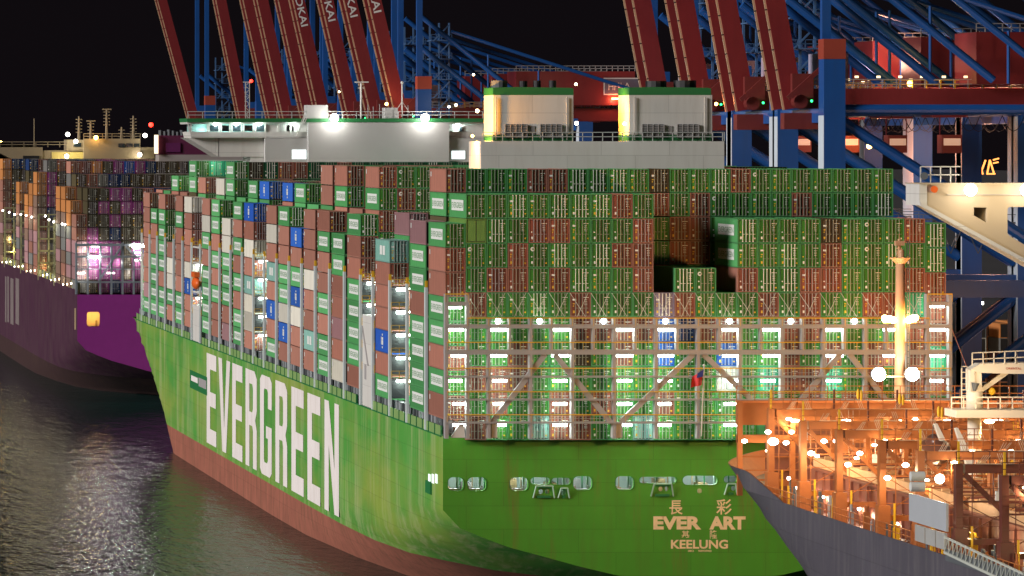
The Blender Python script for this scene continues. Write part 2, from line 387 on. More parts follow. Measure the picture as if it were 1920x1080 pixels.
room.face([(SX + 1, SY + .1, z0), (CX * 2 - SX - 1, SY + .1, z0), (CX * 2 - SX - 1, SY + 7, z0), (SX + 1, SY + 7, z0)], 1)
for k, px in enumerate((850, 893, 975, 1018, 1050, 1095, 1172, 1225, 1255, 1300, 1335)):
    x = XX(px, SY); room.box(x - 1.0, x + 0.2, SY + 3.2, SY + 5.5, z0, z0 + 2.4 + (k % 3) * 0.5, 2 if k % 2 else 3); room.box(x + .6, x + .85, SY + 1.5, SY + 1.8, z0, z1, 0)
for px in range(845, 1380, 23): x = XX(px, SY); room.box(x, x + .12, SY + 2.4, SY + 2.55, z0, z1, 1 + (px % 2) * 2)
for px in (853, 893, 972, 1093, 1171): x = XX(px, SY); room.tube((x - .7, SY + .9, 14.5 + 1.4), (x + .7, SY + .9, 14.5 + 1.4), .16, 8, 2); room.box(x - .9, x - .7, SY + .7, SY + 1.1, z0, 16.4, 2); room.box(x + .7, x + .9, SY + .7, SY + 1.1, z0, 16.4, 2)
room.build('mooring_deck', [mat('mooring_deck_white', (0.34, 0.42, 0.37), 0.6), green_trim, grey_steel, mat('mooring_gear', (0.30, 0.22, 0.10))], ship)
for px in (853, 895, 972, 1020, 1093, 1172, 1230, 1305, 1330):
    p = P(px, 885, SY + 2.2); p.z = 18.1; point(p, 260, (0.9, 0.97, 1.0), 0.15)
    MB().box(p.x - .9, p.x + .9, p.y - .1, p.y + .1, 18.25, 18.4).build('ceiling_lamp', L_cool, ship)
for a, b, c, d in ((1001, 1041, 911, 934), (1048, 1069, 915, 934), (1222, 1264, 907, 931), (1360, 1384, 907, 928)):
    q = MB(); Y = SY - .45
    x0, x1, zt, zb = XX(a, Y), XX(b, Y), ZZ(c, Y), ZZ(d, Y)
    q.bar((x0, SY - .05, zb), (x0 + .3, Y, zt), .14, m=1); q.bar((x1, SY - .05, zb), (x1 - .3, Y, zt), .14, m=1); q.bar((x0 + .3, Y, zt), (x1 - .3, Y, zt), .14, m=1)
    q.box(x0 + .5, x1 - .5, SY - .22, SY - .02, zb, zb + .28, 0); q.box(x0 + .5, x1 - .5, SY - .22, SY - .02, zt - .3, zt - .15, 0)
    q.build('fairlead_frame', [green_trim, mat('pale_green_frame', (0.35, 0.5, 0.38))], ship)
# names on the transom
tx = MB(); Y = SY - .03
def ttext(s, a, b, c, d, bold=0.0):
    o = P(a, d, Y); text_mb(tx, s, o, P(b, d, Y) - o, P(a, c, Y) - o, 0, bold)
ttext('EVER', 1225, 1315, 968, 993, 0.05); ttext('ART', 1330, 1398, 968, 993, 0.05); ttext('KEELUNG', 1258, 1365, 1012, 1029, 0.03)
ttext('長', 1255, 1280, 938, 965, 0.012); ttext('彩', 1343, 1372, 936, 965, 0.012); ttext('基', 1278, 1293, 995, 1010, 0.01); ttext('隆', 1331, 1345, 994, 1010, 0.01)
ttext('IMO', 1290, 1301, 1031, 1035, 0.02); ttext('9893943', 1309, 1334, 1031, 1035, 0.02)
tx.build('name_lettering', name_letter, ship)
# the big word along the port side, block letters in (u along ship from far to near, v up)
LET = {
 'E': ([(0, 0), (1, 0), (1, .17), (.36, .17), (.36, .42), (.95, .42), (.95, .58), (.36, .58), (.36, .83), (1, .83), (1, 1), (0, 1)], []),
 'V': ([(0, 1), (.30, 1), (.5, .25), (.70, 1), (1, 1), (.66, 0), (.34, 0)], []),
 'R': ([(0, 0), (0, 1), (.80, 1), (1, .93), (1, .60), (.86, .50), (1, .40), (1, 0), (.66, 0), (.66, .38), (.6, .43), (.34, .43), (.34, 0)], [[(.34, .57), (.6, .57), (.66, .61), (.66, .82), (.6, .86), (.34, .86)]]),
 'G': ([(.16, 0), (0, .05), (0, .95), (.16, 1), (.84, 1), (1, .95), (1, .68), (.68, .68), (.68, .84), (.62, .87), (.38, .87), (.34, .84), (.34, .16), (.38, .13), (.62, .13), (.68, .16), (.68, .38), (.52, .38), (.52, .50), (1, .50), (1, .05), (.84, 0)], []),
 'N': ([(0, 0), (.30, 0), (.30, .60), (.70, 0), (1, 0), (1, 1), (.70, 1), (.70, .40), (.30, 1), (0, 1)], []),
}
lt = MB()
for ch, a, b in zip('EVERGREEN', (388, 410, 436, 461, 488, 517, 547, 577, 609), (406, 432, 455, 482, 510, 539, 570, 601, 636)):
    Ya, Yb = SX * F / (a + 600), SX * F / (b + 600)
    v_, f_ = holes_mesh(*LET[ch]); i_ = len(lt.v)
    lt.v += [(SX - 0.05, Ya + (Yb - Ya) * a_, 5.6 + 15.6 * c_) for a_, _, c_ in v_]
    for q_ in f_: lt.f.append(tuple(i_ + k_ for k_ in q_)); lt.m.append(0)
lt.build('side_lettering', hull_letter, ship)
# side ports and rail along the deck edge
def side_box(mb, px0, px1, py0, py1, m=0, t=.12, X=SX):
    Y0, Y1 = X * F / (px1 + 600), X * F / (px0 + 600); s = F / ((Y0 + Y1) / 2)
    mb.box(X - t, X + .02, Y0, Y1, CZ - (py1 - 270) / s, CZ - (py0 - 270) / s, m)
q = MB(); side_box(q, 357, 389, 700, 734, 0, .10); side_box(q, 360, 372, 706, 716, 1, .16); side_box(q, 374, 388, 711, 727, 2, .16)
q.build('side_door', [green_trim, hull_letter, grey_steel], ship)
for a in (804, 810.5, 817):
    q = MB(); side_box(q, a, a + 3.6, 889, 906, 0, .08); q.build('mooring_port', mat('pale_lit_port', (.8, .9, .85), emit=(.8, .95, .9), estr=.7), ship)
q = MB(); side_box(q, 801, 810, 902, 925, 0, .25); q.build('fairlead_frame', green_trim, ship)
bulw = MB(); y = SY + 1; k = 0
bgm = mat('bulwark_green', (0.22, 0.36, 0.12), 0.5, var=.2); stg = mat('stanchion_grey', (0.30, 0.32, 0.34))
while y < 915:
    free = not (603 < y < 617 or 800 < y < 818)
    if free:
        bulw.box(SX - .06, SX + .06, y + .25, y + 4.3, DECK, DECK + 1.15); bulw.box(SX - .10, SX + .10, y, y + .25, DECK - .2, DECK + 1.2, 1)
    bulw.box(SX - .10, SX + .02, y, y + 4.6, DECK - .18, DECK, 1)
    if free:
        q = MB()
        for d in (1.0, 2.9): q.box(SX + .5, SX + 1.6, y + d, y + d + .8, DECK, 24.35, (k + int(d)) % 2); q.box(SX + .6, SX + .8, y + d + .8, y + d + 1.3, DECK, 24.35, 2)
        q.box(SX + .5, SX + .9, y + 1, y + 4.2, 24.35, 24.45, 0)
        q.build('stanchion', [dark_steel, stg, white_paint], ship)
    y += 4.6; k += 1
bulw.build('bulwark', [bgm, green_trim], ship)
for y in (556, 570, 585, 590, 600, 640, 668, 700, 728, 760, 785, 820, 850, 880, 900, 912):
    point((SX + 1.9, y, 23.7), 30, r=.15); MB().box(SX + 1.7, SX + 1.9, y - .3, y + .3, 24.0, 24.15).build('deck_lamp', L_cool, ship)

# ---------------------------------------------------------------- containers
CW, CL, CH, PIT, TP = 2.44, 12.19, 2.896, 2.506, 2.955
CCOL = {
 'green': ((0.10, 0.36, 0.125), 'green'), 'brown': ((0.41, 0.185, 0.135), 'reddish brown'), 'olive': ((0.16, 0.30, 0.07), 'plain olive green'),
 'dark': ((0.085, 0.07, 0.035), 'dark brown'), 'lavender': ((0.34, 0.27, 0.38), 'lavender grey'), 'blue': ((0.03, 0.12, 0.48), 'bright blue'),
 'navy': ((0.012, 0.035, 0.12), 'navy blue'), 'mint': ((0.05, 0.42, 0.22), 'mint green'), 'white': ((0.66, 0.63, 0.54), 'off white'),
 'teal': ((0.22, 0.42, 0.36), 'teal'), 'mauve': ((0.38, 0.21, 0.22), 'mauve brown'), 'magenta': ((0.30, 0.05, 0.22), 'magenta'),
 'orange': ((0.55, 0.22, 0.07), 'orange brown'), 'grey': ((0.20, 0.20, 0.19), 'grey'), 'dgreen': ((0.012, 0.11, 0.045), 'dark green'), 'tan': ((0.24, 0.15, 0.11), 'dull tan')}
CM = {}
for k, (c, _) in CCOL.items():
    CM[k] = [mat('container_%s_%d' % (k, i), tuple(x * f for x in c), 0.7, spec=.2, var=.10, scale=.6, streak=1, dirt=tuple(x * .45 + .02 for x in c), dirt_amt=.35) for i, f in enumerate((1.0, 0.82, 1.17))]
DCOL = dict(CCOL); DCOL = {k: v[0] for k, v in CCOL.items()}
DCOL.update(green=(0.050, 0.215, 0.030), brown=(0.25, 0.078, 0.052), dark=(0.07, 0.05, 0.03))  # these doors darker than the sides: dim stern light put into the colour
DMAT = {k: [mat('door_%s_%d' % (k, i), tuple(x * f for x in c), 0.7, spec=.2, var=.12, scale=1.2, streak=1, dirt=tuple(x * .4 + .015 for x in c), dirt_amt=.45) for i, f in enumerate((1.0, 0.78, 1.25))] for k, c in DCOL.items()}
bar_dim = mat('door_bar_steel', (0.30, 0.30, 0.24), 0.4, var=.1); bar_white = mat('white_door_bar', (0.85, 0.84, 0.74), 0.35, var=.05)
mark_white = mat('white_marking', (0.8, 0.8, 0.74), 0.5); mark_yel = mat('yellow_marking', (0.7, 0.42, 0.03), 0.5)
panel_white = mat('white_letter_panel', (0.78, 0.80, 0.76), 0.5, var=.05); panel_green = mat('green_panel_letter', (0.06, 0.25, 0.07), 0.5)

def body_mb():
    m = MB(); W, L, H = CW, CL, CH
    m.box(.06, W - .06, .10, L - .06, .10, H - .04)
    for x in (0, W - .12): m.box(x, x + .12, 0, .16, 0, H, 1); m.box(x, x + .12, L - .16, L, 0, H, 1)
    for x in (0, W - .08):
        m.box(x, x + .08, .16, L - .16, 0, .15, 1); m.box(x, x + .08, .16, L - .16, H - .10, H, 1)
    for z in (0, H - .12): m.box(.12, W - .12, 0.01, .12, z, z + .12 + (.03 if z == 0 else 0), 1)
    m.box(.125, W - .125, .085, .099, .15, H - .125, 2)
    y = .45
    while y < L - .4: m.box(.02, .06, y, y + .14, .15, H - .1, 0); y += .56
    return m
BODY = body_mb()
def door_mb(side, style, variant):
    """materials: 0 paint, 1 white mark, 2 yellow mark"""
    m = MB(); W, H = CW, CH; x0 = .13 if side == 0 else W / 2 + .01; x1 = W / 2 - .01 if side == 0 else W - .13
    m.box(x0 + .05, x1 - .04, .05, .084, .22, H - .19)
    for z in (.55, 1.1, 1.65, 2.2): m.box(x0 + .05, x1 - .05, .035, .05, z - .12, z + .12)
    y = .02
    if style == 'plain': return m
    if side == 0:
        m.box(x0 + .18, x0 + .38, y, .035, .45, .75, 1 if variant != 2 else 2)
        m.box(x0 + .16, x0 + .30, y, .035, 1.22, 1.36, 1 if variant == 1 else 2)
        if variant == 2: m.box(x0 + .12, x0 + .55, y, .035, 1.95, 2.15, 1); m.box(x0 + .16, x0 + .40, y, .035, 1.5, 1.62, 2)
        if style == 'round': m.tube((x0 + .35, .035, 2.2), (x0 + .35, .01, 2.2), .26, 14, 1); m.tube((x0 + .35, .01, 2.2), (x0 + .35, .004, 2.2), .11, 10, 0)
    else:
        m.box(x0 + .30, x1 - .12, y, .035, 2.28, 2.36, 1)
        for z in (2.02, 1.82, 1.62, 1.42): m.box(x0 + .42, x1 - .30, y, .035, z, z + .05, 1)
        m.box(x1 - .34, x1 - .14, y, .035, .45, .62, 2 if variant else 1)
    return m
def bar_mb(side, n):
    x0 = .13 if side == 0 else CW / 2 + .01; xs = (x0 + .48, x0 + .88) if side == 0 else (x0 + .22, x0 + .62)
    m = MB(); x = xs[n]; r = .032
    m.bar((x, -.02, .12), (x, -.02, CH - .1), r * 2, r * 2); m.box(x - .07, x + .07, -.05, .03, .12, .2); m.box(x - .07, x + .07, -.05, .03, CH - .2, CH - .12); m.box(x - .02, x + .28, -.05, -.02, 1.02, 1.07)
    return m
LT = text_geo('EVERGREEN', 0.0)
def panel_mb():
    m = MB(); X = -.012; L = CL; m.box(-.012, .02, 1.9, L - 1.9, .85, 2.15, 0)
    for a, b, c in [(0, 0, 0)]:
        i = len(m.v); m.v += [(-.02, 2.15 + (L - 4.3) * (1 - a), 1.16 + .68 * b) for a, b, c in LT[0]]
        for f in LT[1]: m.f.append(tuple(i + k for k in f)); m.m.append(1)
    return m
def emblem_mb():
    m = MB(); L = CL / 2
    for k, (a, b) in enumerate(((.5, .75), (.95, 1.55), (1.6, 1.95), (2.15, 2.4))):
        w_ = .28 if k in (0, 3) else .55; m.box(-.012, .02, L - w_, L + w_, a, b, 0)
    m.box(-.014, .02, L + .9, L + 1.05, 1.0, 2.0, 0); return m
def block_mb():
    m = MB(); m.box(-.012, .02, 4.0, 5.8, .9, 2.1); m.box(-.012, .02, 6.4, 8.2, .9, 2.1); return m
def small_mb():
    m = MB(); m.box(-.012, .02, CL - 1.2, CL - .8, 1.9, 2.5); return m
PANELS = {'G': panel_mb(), 'b': emblem_mb(), 'T': block_mb(), 'B': small_mb(), 'W': small_mb(), 'P': small_mb()}

SIDE = {'G': 'green', 'g': 'dgreen', 'B': 'brown', 'W': 'white', 'b': 'blue', 'T': 'teal', 'P': 'mauve', 'O': 'orange', 'M': 'magenta', 'N': 'navy'}
ENDC = {'g': ('green', 'dim'), 't': ('green', 'dim'), 'b': ('green', 'white'), 'r': ('brown', 'dim'), 'R': ('brown', 'pale'), 'o': ('olive', 'plain'), 'O': ('green', 'round'),
        'd': ('dark', 'dim'), 'L': ('lavender', 'white'), 'U': ('blue', 'pale'), 'N': ('navy', 'pale'), 'M': ('mint', 'pale'), 'W': ('white', 'pale'), 'T': ('teal', 'pale')}
CONT = []
def cont(x, y, z, col, style, logo, shipn, bay, c, t, nb):
    CONT.append(dict(x=x, y=y, z=z, col=col, style=style, logo=logo, ship=shipn, bay=bay, c=c, t=t, nb=nb, var=random.randrange(3), vis=0))
NC = 24
BASE_IN, BASE_OUT = 24.95 - TP, 24.4 - TP
XP = 91.8
AMAP = {9: '.gtbgbbbrg..............', 8: 'gobgRrgggR....bgggdgOgrb', 7: 'rOgrObtbrR....ggbgrgObgb', 6: 'rgRrgrbgtR.bO.RbbRRgggrr',
        5: 'grggbgrgggLrOggRgRggRrMr', 4: 'ggggggrrrrUNrrggrrggggrr', 3: 'rggrggdgrgUggUggrgrgrrrM', 2: 'grrrgggggggggWgMrrMgrgrr',
        1: 'rgrggrgrggrggggggrgrggrg', 0: '.rggTrrggTggggggrgggggg.'}
BT = {10: '..ggtrrbbbgdggbrOgggggg.', 9: '...........rgrOgtgrggtb.', 8: '...........grr..........', 7: '...........grr..........'}
# bay, near face Y, outer stack side (top down), column-one sides above it (top down), inner stack height in tiers, style of the outer end faces (top down)
BAYS = [('A', 549.0, 'GBBGGBGB', 'G', 0), ('B', 563.4, 'PGGBGGGG', 'BG', 11), ('C', 592.0, 'TBBBbBG', 'P', 9), ('D', 617.5, 'GBBGGGGB', 'BG', 11),
        ('E', 632.5, 'GGBBPBW', '', 9), ('F', 647.0, 'BGBBGBGG', 'BG', 11), ('G', 661.5, 'BBBWBBTB', 'BB', 11), ('H', 676.0, 'bBGbWBB', '', 9),
        ('I', 690.0, 'GBBGGWbB', 'G', 10), ('J', 704.5, 'BWBTBbBG', 'b', 10), ('K', 732.6, 'bBWBTWWB', 'b', 10), ('L', 747.5, 'GBGBGBGG', 'G', 10),
        ('M', 763.2, 'WWGGGBP', '', 9), ('N', 778.6, 'GGBGBGBB', 'GG', 11), ('O', 793.0, 'BWGBGGGG', 'W', 10), ('P', 821.0, 'WBBBWbBB', 'B', 10),
        ('Q', 836.0, 'BGBBBBGG', 'GG', 11), ('R', 851.0, 'BWWGB', '', 9), ('S', 866.0, 'BGGGGBGG', 'G', 10), ('T', 880.5, 'GBBGGGG', '', 9),
        ('U', 894.5, 'BBBBBBPG', '', 9), ('V', 909.5, 'TGG', '', 6)]
ORD = ['first', 'second', 'third', 'fourth', 'fifth', 'sixth', 'seventh', 'eighth', 'ninth', 'tenth', 'eleventh', 'twelfth', 'thirteenth', 'fourteenth', 'fifteenth',
       'sixteenth', 'seventeenth', 'eighteenth', 'nineteenth', 'twentieth', 'twenty-first', 'twenty-second', 'twenty-third', 'twenty-fourth']
def rnd_end():
    return random.choice('gggggbtrrrRdO')
END_AT = {('D', 8): 'b', ('D', 7): 'r', ('D', 6): 'r', ('C', 7): 'T', ('C', 6): 'r', ('I', 8): 'b', ('K', 8): 'N', ('K', 7): 'R', ('P', 8): 'W', ('P', 7): 'N', ('P', 6): 'R', ('S', 8): 'r', ('S', 7): 'g', ('S', 6): 'b', ('N', 8): 'g', ('F', 8): 'd', ('V', 3): 'T'}
for bi, (bn, Y, outer, c1, nin) in enumerate(BAYS):
    shift = 0 if Y < 900 else (Y - 900) * .12
    for i, s_ in enumerate(outer):                       # outer port stack
        t = len(outer) - i
        st_ = ENDC[END_AT[(bn, t)]] if (bn, t) in END_AT else (None, random.choice(['dim', 'pale', 'dim']))
        if bn == 'A': st_ = ENDC[AMAP[t][0]]
        cont(XP + shift, Y, BASE_OUT + TP * t, SIDE[s_], st_[1], s_, 'e', bi, 0, t, len(outer))
    for c in range(1, NC):
        x = XP + PIT * c + (.0 if c < 23 else 0)
        if bn == 'A':
            for t in range(10):
                ch = AMAP[t][c]
                if ch == '.': continue
                col, sty = ENDC[ch]; zb = BASE_IN if c < 23 else BASE_OUT
                lg = 'G' if (c == 1 and t == 9) or (c == 14 and t in (7, 8)) else ''
                cont(x, Y, zb + TP * t, col, sty, lg, 'e', bi, c, t, 10)
            continue
        n = nin if c < 23 else 9
        for t in range(n):
            ch = BT[t][c] if bn == 'B' and t in BT and BT[t][c] != '.' else rnd_end()
            col, sty = ENDC[ch]; lg = ''
            if c == 1 and n - 1 - t < len(c1):
                lg = c1[n - 1 - t]; col = SIDE[lg]
            if bn == 'D' and c in (2, 3) and t >= n - 2: col = 'green' if (c, t) != (2, n - 2) else 'brown'
            if bn == 'Q' and c in (2, 3) and t == n - 1: col = 'mint'
            if bn in 'NPKJI' and c > 1 and t >= n - 2 and col == 'green': col = 'dgreen'
            cont(x, Y, (BASE_IN if c < 23 else BASE_OUT) + TP * t, col, sty, lg, 'e', bi, c, t, n)
# ---- the magenta ship's boxes
OX = 88.9
OB = [(1028.0, 6, 8), (1043.0, 7, 8), (1057.5, 8, 9), (1072.0, 8, 10), (1141.0, 9, 10), (1156.0, 8, 9), (1171.0, 7, 9), (1200.0, 8, 10), (1262.0, 10, 10)]
OMAP = {7: 'ddmmd', 6: 'dmdmm', 5: 'ddmdd', 4: 'mdtdd', 3: 'mpmdm', 2: 'mpmdm', 1: 'mmmdm', 0: 'dptmm'}
O4 = {9: 'odmumnddd', 8: 'ommdmwwww'}
OC = {'d': 'dark', 'm': 'magenta', 't': 'navy', 'p': 'magenta', 'u': 'blue', 'n': 'navy', 'w': 'white', 'o': 'orange'}
for bi, (Y, no, ni) in enumerate(OB):
    for c in range(0, 22):
        n = no if c == 0 else ni
        for t in range(n):
            col = random.choice(['dark', 'dark', 'brown', 'dark', 'magenta', 'grey', 'navy', 'brown'])
            if bi == 0 and 1 <= c <= 5: col = OC[OMAP[t][c - 1]]
            if bi == 3 and t in O4 and 3 <= c < 12: col = OC[O4[t][c - 3]]
            lg = ''
            if c == 0: col = 'orange' if t >= n - 2 and bi else random.choice(['tan', 'brown', 'mauve', 'tan', 'grey', 'mauve'])
            cont(OX + .1 + PIT * c, Y, 23.96 + TP * t, col, random.choice(['dim', 'dim', 'pale']), lg, 'o', bi, c, t, n)
# ---- which of them the camera sees, and how large
S = 0.5; Wd, Hd = 960, 540
order = sorted(range(len(CONT)), key=lambda i: -CONT[i]['y'])
buf = np.full((Hd, Wd), -1, np.int32)
for i in order:
    c = CONT[i]; y0, y1 = c['y'], c['y'] + CL
    s0, s1 = F / y0, F / y1
    xa, xb = -600 + c['x'] * s0, -600 + (c['x'] + CW) * s0; xc = -600 + c['x'] * s1
    za, zb = 270 - (c['z'] + CH - CZ) * s0, 270 - (c['z'] - CZ) * s0
    zc, zd = 270 - (c['z'] + CH - CZ) * s1, 270 - (c['z'] - CZ) * s1
    a, b = int(max(0, xa * S)), int(min(Wd, xb * S)); u, v = int(max(0, za * S)), int(min(Hd, zb * S))
    if b > a and v > u: buf[u:v, a:b] = i
    for px in range(int(max(0, xc * S)), int(min(Wd, xa * S))):
        t = (px / S - xc) / (xa - xc); u = int(max(0, (zc + (za - zc) * t) * S)); v = int(min(Hd, (zd + (zb - zd) * t) * S))
        if v > u: buf[u:v, px] = i
# the decks, the superstructure and the near ship hide these
buf[int(817 * S):, int(830 * S):] = -1; buf[int(160 * S):int(322 * S), int(880 * S):int(1360 * S)] = -1; buf[int(760 * S):, int(1360 * S):] = -1
buf[:int(297 * S), int(350 * S):int(910 * S)] = -1
ids, cnt = np.unique(buf[buf >= 0], return_counts=True)
for i, n in zip(ids, cnt): CONT[i]['vis'] = int(n)
vis = sorted([c for c in CONT if c['vis'] > 0], key=lambda c: -c['vis'])
SINGLE = vis[:300]; sing = {id(c) for c in SINGLE}
MESHC = {}
def cached(key, fn, mats):
    if key not in MESHC: MESHC[key] = fn().mesh(key[0], mats)
    return MESHC[key]
STY = {'dim': bar_dim, 'pale': grey_steel, 'white': bar_white, 'round': bar_dim, 'plain': bar_dim}
def link(name, me, parent=None):
    o = bpy.data.objects.new(name, me); COL.objects.link(o)
    if parent: o.parent = parent
    return o
def rank(k, n): return 'top' if k == n - 1 else ('bottom' if k == 0 else ORD[n - 1 - k] + ' from the top')
for c in SINGLE:
    col = c['col']; m0 = CM[col][c['var']]; word = CCOL[col][1]
    bodym = cached(('shipping_container', col, c['var']), lambda: BODY, [m0, CM[col][1], black])
    o = link('shipping_container', bodym); o.location = (c['x'], c['y'], c['z'])
    front = c['c'] > 0 or END_AT.get((BAYS[c['bay']][0], c['t'])) or c['bay'] == 0 if c['ship'] == 'e' else c['c'] > 0
    fin = {'white': ', white bars', 'round': ', round badge', 'plain': ', bare end'}.get(c['style'], '')
    tw = 'bottom tier' if c['t'] == 0 or (c['c'] == 0 and c['t'] == 1) else ORD[c['t'] - (1 if c['c'] == 0 and c['ship'] == 'e' else 0)] + ' tier up'
    if c['ship'] == 'e':
        if c['bay'] == 0:
            cw_ = 'leftmost column' if c['c'] == 0 else ('rightmost column' if c['c'] == 23 else ORD[c['c']] + ' column from left')
            lab = '%s container%s, stern wall, %s, %s' % (word, fin, cw_, tw)
        elif c['c'] == 0:
            lg = {'G': ' with white panel', 'b': ' with white emblem', 'T': ' with white blocks'}.get(c['logo'], '')
            lab = '%s container%s, outer %s stack from stern, %s' % (word, lg, ORD[c['bay']], tw)
        else:
            lab = '%s container behind, %s row from stern, %s column, %s' % (word, ORD[c['bay']], ORD[c['c']], tw)
        grp = 'containers stacked on the green ship'
    else:
        lab = '%s container, magenta ship, %s row from stern, %s column, %s' % (word, ORD[c['bay']], ORD[c['c']], tw)
        grp = 'containers stacked on the magenta ship'
    tag(o, lab, 'shipping container', grp)
    if front:
        v = c['var'] if col == 'green' else (2 if c['var'] else 1)
        for sd in (0, 1):
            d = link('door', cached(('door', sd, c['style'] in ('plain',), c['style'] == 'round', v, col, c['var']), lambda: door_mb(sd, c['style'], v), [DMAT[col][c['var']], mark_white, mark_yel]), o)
            if c['style'] != 'plain' and c['vis'] > 90:
                for n_ in (0, 1): link('locking_bar', cached(('locking_bar', sd, n_, c['style']), lambda: bar_mb(sd, n_), [STY[c['style']]]), d)
            elif c['style'] != 'plain':
                link('locking_bar', cached(('locking_bar', sd, 2, c['style']), lambda: bar_mb(sd, 0).add(bar_mb(sd, 1)), [STY[c['style']]]), d)
    if c['logo'] in PANELS:
        nm = {'G': 'lettered_panel', 'b': 'emblem', 'T': 'emblem'}.get(c['logo'], 'marking')
        link(nm, cached((nm, c['logo']), lambda: PANELS[c['logo']], [panel_white, panel_green]), o)
# everything beyond the 300 that show largest
rest = MB(); mats = []; mi = {}
def midx(m):
    if m.name not in mi: mi[m.name] = len(mats); mats.append(m)
    return mi[m.name]
DM = {}
for c in CONT:
    if id(c) in sing: continue
    off = (c['x'], c['y'], c['z']); col = c['col']; a = midx(CM[col][c['var']]); b = midx(CM[col][1])
    if c['vis'] == 0:
        b0 = MB().box(0, CW, 0, CL, 0, CH); rest.add(b0, off, {0: a}); continue
    b0 = MB().box(.04, CW - .04, .08, CL - .04, .06, CH - .04); rest.add(b0, off, {0: a})
    fr = MB(); fr.box(0, .1, 0, .12, 0, CH); fr.box(CW - .1, CW, 0, .12, 0, CH); fr.box(.1, CW - .1, .07, .079, .12, CH - .12, 1); rest.add(fr, off, {0: b, 1: midx(black)})
    for sd in (0, 1):
        k = (sd, c['var']); 
        if k not in DM: DM[k] = door_mb(sd, 'dim', c['var'])
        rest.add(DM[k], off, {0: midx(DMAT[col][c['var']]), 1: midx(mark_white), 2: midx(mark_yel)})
        for n_ in (0, 1):
            k2 = (sd, n_, 'b')
            if k2 not in DM: DM[k2] = bar_mb(sd, n_)
            rest.add(DM[k2], off, {0: midx(STY[c['style']])})
    if c['logo'] in PANELS: rest.add(PANELS[c['logo']], off, {0: midx(panel_white), 1: midx(panel_green)})
tag(rest.build('container_stacks', mats), 'remaining stacked containers on the two big ships', 'containers', kind='stuff')
print('containers', len(CONT), 'visible', len(vis), 'smallest single', SINGLE[-1]['vis'])

# ---------------------------------------------------------------- stern lashing bridge
YB = 547.0
lb = part('lashing_bridge', ship, (CX, YB, DECK))
def lamp(parent, p, sx=.9, sy=.12, sz=.12, m=L_cool, power=150, col=(0.74, 1.0, 0.86), drop=.35, dy=.0, name='floodlight', ell=False):
    mb = MB()
    if ell: mb.ell(p, sx, sy, sz)
    else:
        mb.box(p[0] - sx, p[0] + sx, p[1] - sy, p[1] + sy, p[2] - sz, p[2] + sz)
    o = mb.build(name, m, parent)
    if power: point((p[0], p[1] + dy, p[2] - sz - drop), power, col, .12)
    return o
def vpost(px, py0, py1, wpx, Y=YB, parent=lb, m=grey_steel, nm='post'):
    x = XX(px, Y); h = wpx * Y / F / 2; return MB().box(x - h, x + h, Y - .55, Y + .55, ZZ(py1, Y), ZZ(py0, Y)).build(nm, m, parent)
for px in [915.6 + 78.4 * k for k in range(11)]: vpost(px, 597, 822, 6.0)
for px in [954.8 + 78.4 * k for k in range(10)]: vpost(px, 597, 655, 5.0)
for px in (836.5, 876, 1738, 1780): vpost(px, 551, 822, 6.5)
def hbeam(px0, px1, py0, py1, nm='cross_beam', m=grey_steel, dy=(.5, .5), Y=YB, parent=lb):
    return MB().box(XX(px0, Y), XX(px1, Y), Y - dy[0], Y + dy[1], ZZ(py1, Y), ZZ(py0, Y)).build(nm, m, parent)
for a, b in ((833, 879), (1735, 1783)): hbeam(a, b, 566, 573)
hbeam(833, 1783, 608, 615.5, dy=(.57, .57)); hbeam(833, 1783, 655.5, 664.5, dy=(.58, .58))
for y in (706, 749, 792): hbeam(833, 1783, y - 1.6, y + 1.6, 'catwalk', dy=(.7, .45))
for y, a, b in ((596, 875, 1740), (551, 833, 877), (551, 1737, 1783), (641.5, 837, 1780), (690, 837, 1780), (734, 837, 1780), (777, 837, 1780)):
    mb = MB(); Z = ZZ(y, YB); xa, xb = XX(a, YB), XX(b, YB)
    mb.bar((xa, YB - .62, Z), (xb, YB - .62, Z), .09, .12); 
    n = int((xb - xa) / 1.25)
    for k in range(n + 1): x = xa + (xb - xa) * k / n; mb.bar((x, YB - .62, Z - .95), (x, YB - .62, Z), .035)
    mb.build('handrail', yellow_rail, lb)
for y in (699, 742, 785, 603):
    mb = MB(); Z = ZZ(y, YB); xa, xb = XX(838, YB), XX(1779, YB); n = 72
    mb.bar((xa, YB + .2, Z), (xb, YB + .2, Z), .05)
    for k in range(n): x = xa + (xb - xa) * k / n; mb.bar((x, YB + .2, Z - .5), (x, YB + .2, Z + .4), .045)
    mb.build('stanchions', grey_steel, lb)
for a, b, c, d in ((1022, 664, 922, 793), (1040, 664, 1073, 706), (1078, 711, 1146, 793), (1300, 664, 1164, 791), (1318, 664, 1410, 750), (1576, 662, 1468, 790), (1592, 664, 1695, 793), (1410, 750, 1440, 793)):
    MB().bar(P(a, b, YB - .1), P(c, d, YB - .1), .5, .62).build('diagonal_brace', grey_steel, lb)
rod_dim = mat('lashing_rod_steel', (.52, .50, .38), .5)
for k in range(1, 23):
    xa = XX(876 + 39.17 * (k - 1), YB); zt, zb_ = ZZ(550, YB), ZZ(594, YB); Yr = YB + 1.2
    MB().bar((xa + .15, Yr + .6, zt), (xa + 1.75, Yr - .7, zb_), .04).build('lashing_rod', rod_dim, lb)
    MB().bar((xa + 2.35, Yr + .6, zt), (xa + .75, Yr - .7, zb_), .04).build('lashing_rod', rod_dim, lb)
for px in (934, 1012, 1132, 1248, 1368, 1483, 1602): lamp(lb, P(px, 602, YB - .3), .34, .3, .34, power=60, drop=.5, dy=-.2, ell=True)
for px in (853, 934, 1052, 1171, 1248, 1370, 1446, 1563, 1672, 1757): lamp(lb, P(px, 618, YB + .1), 1.0, .14, .17, power=110)
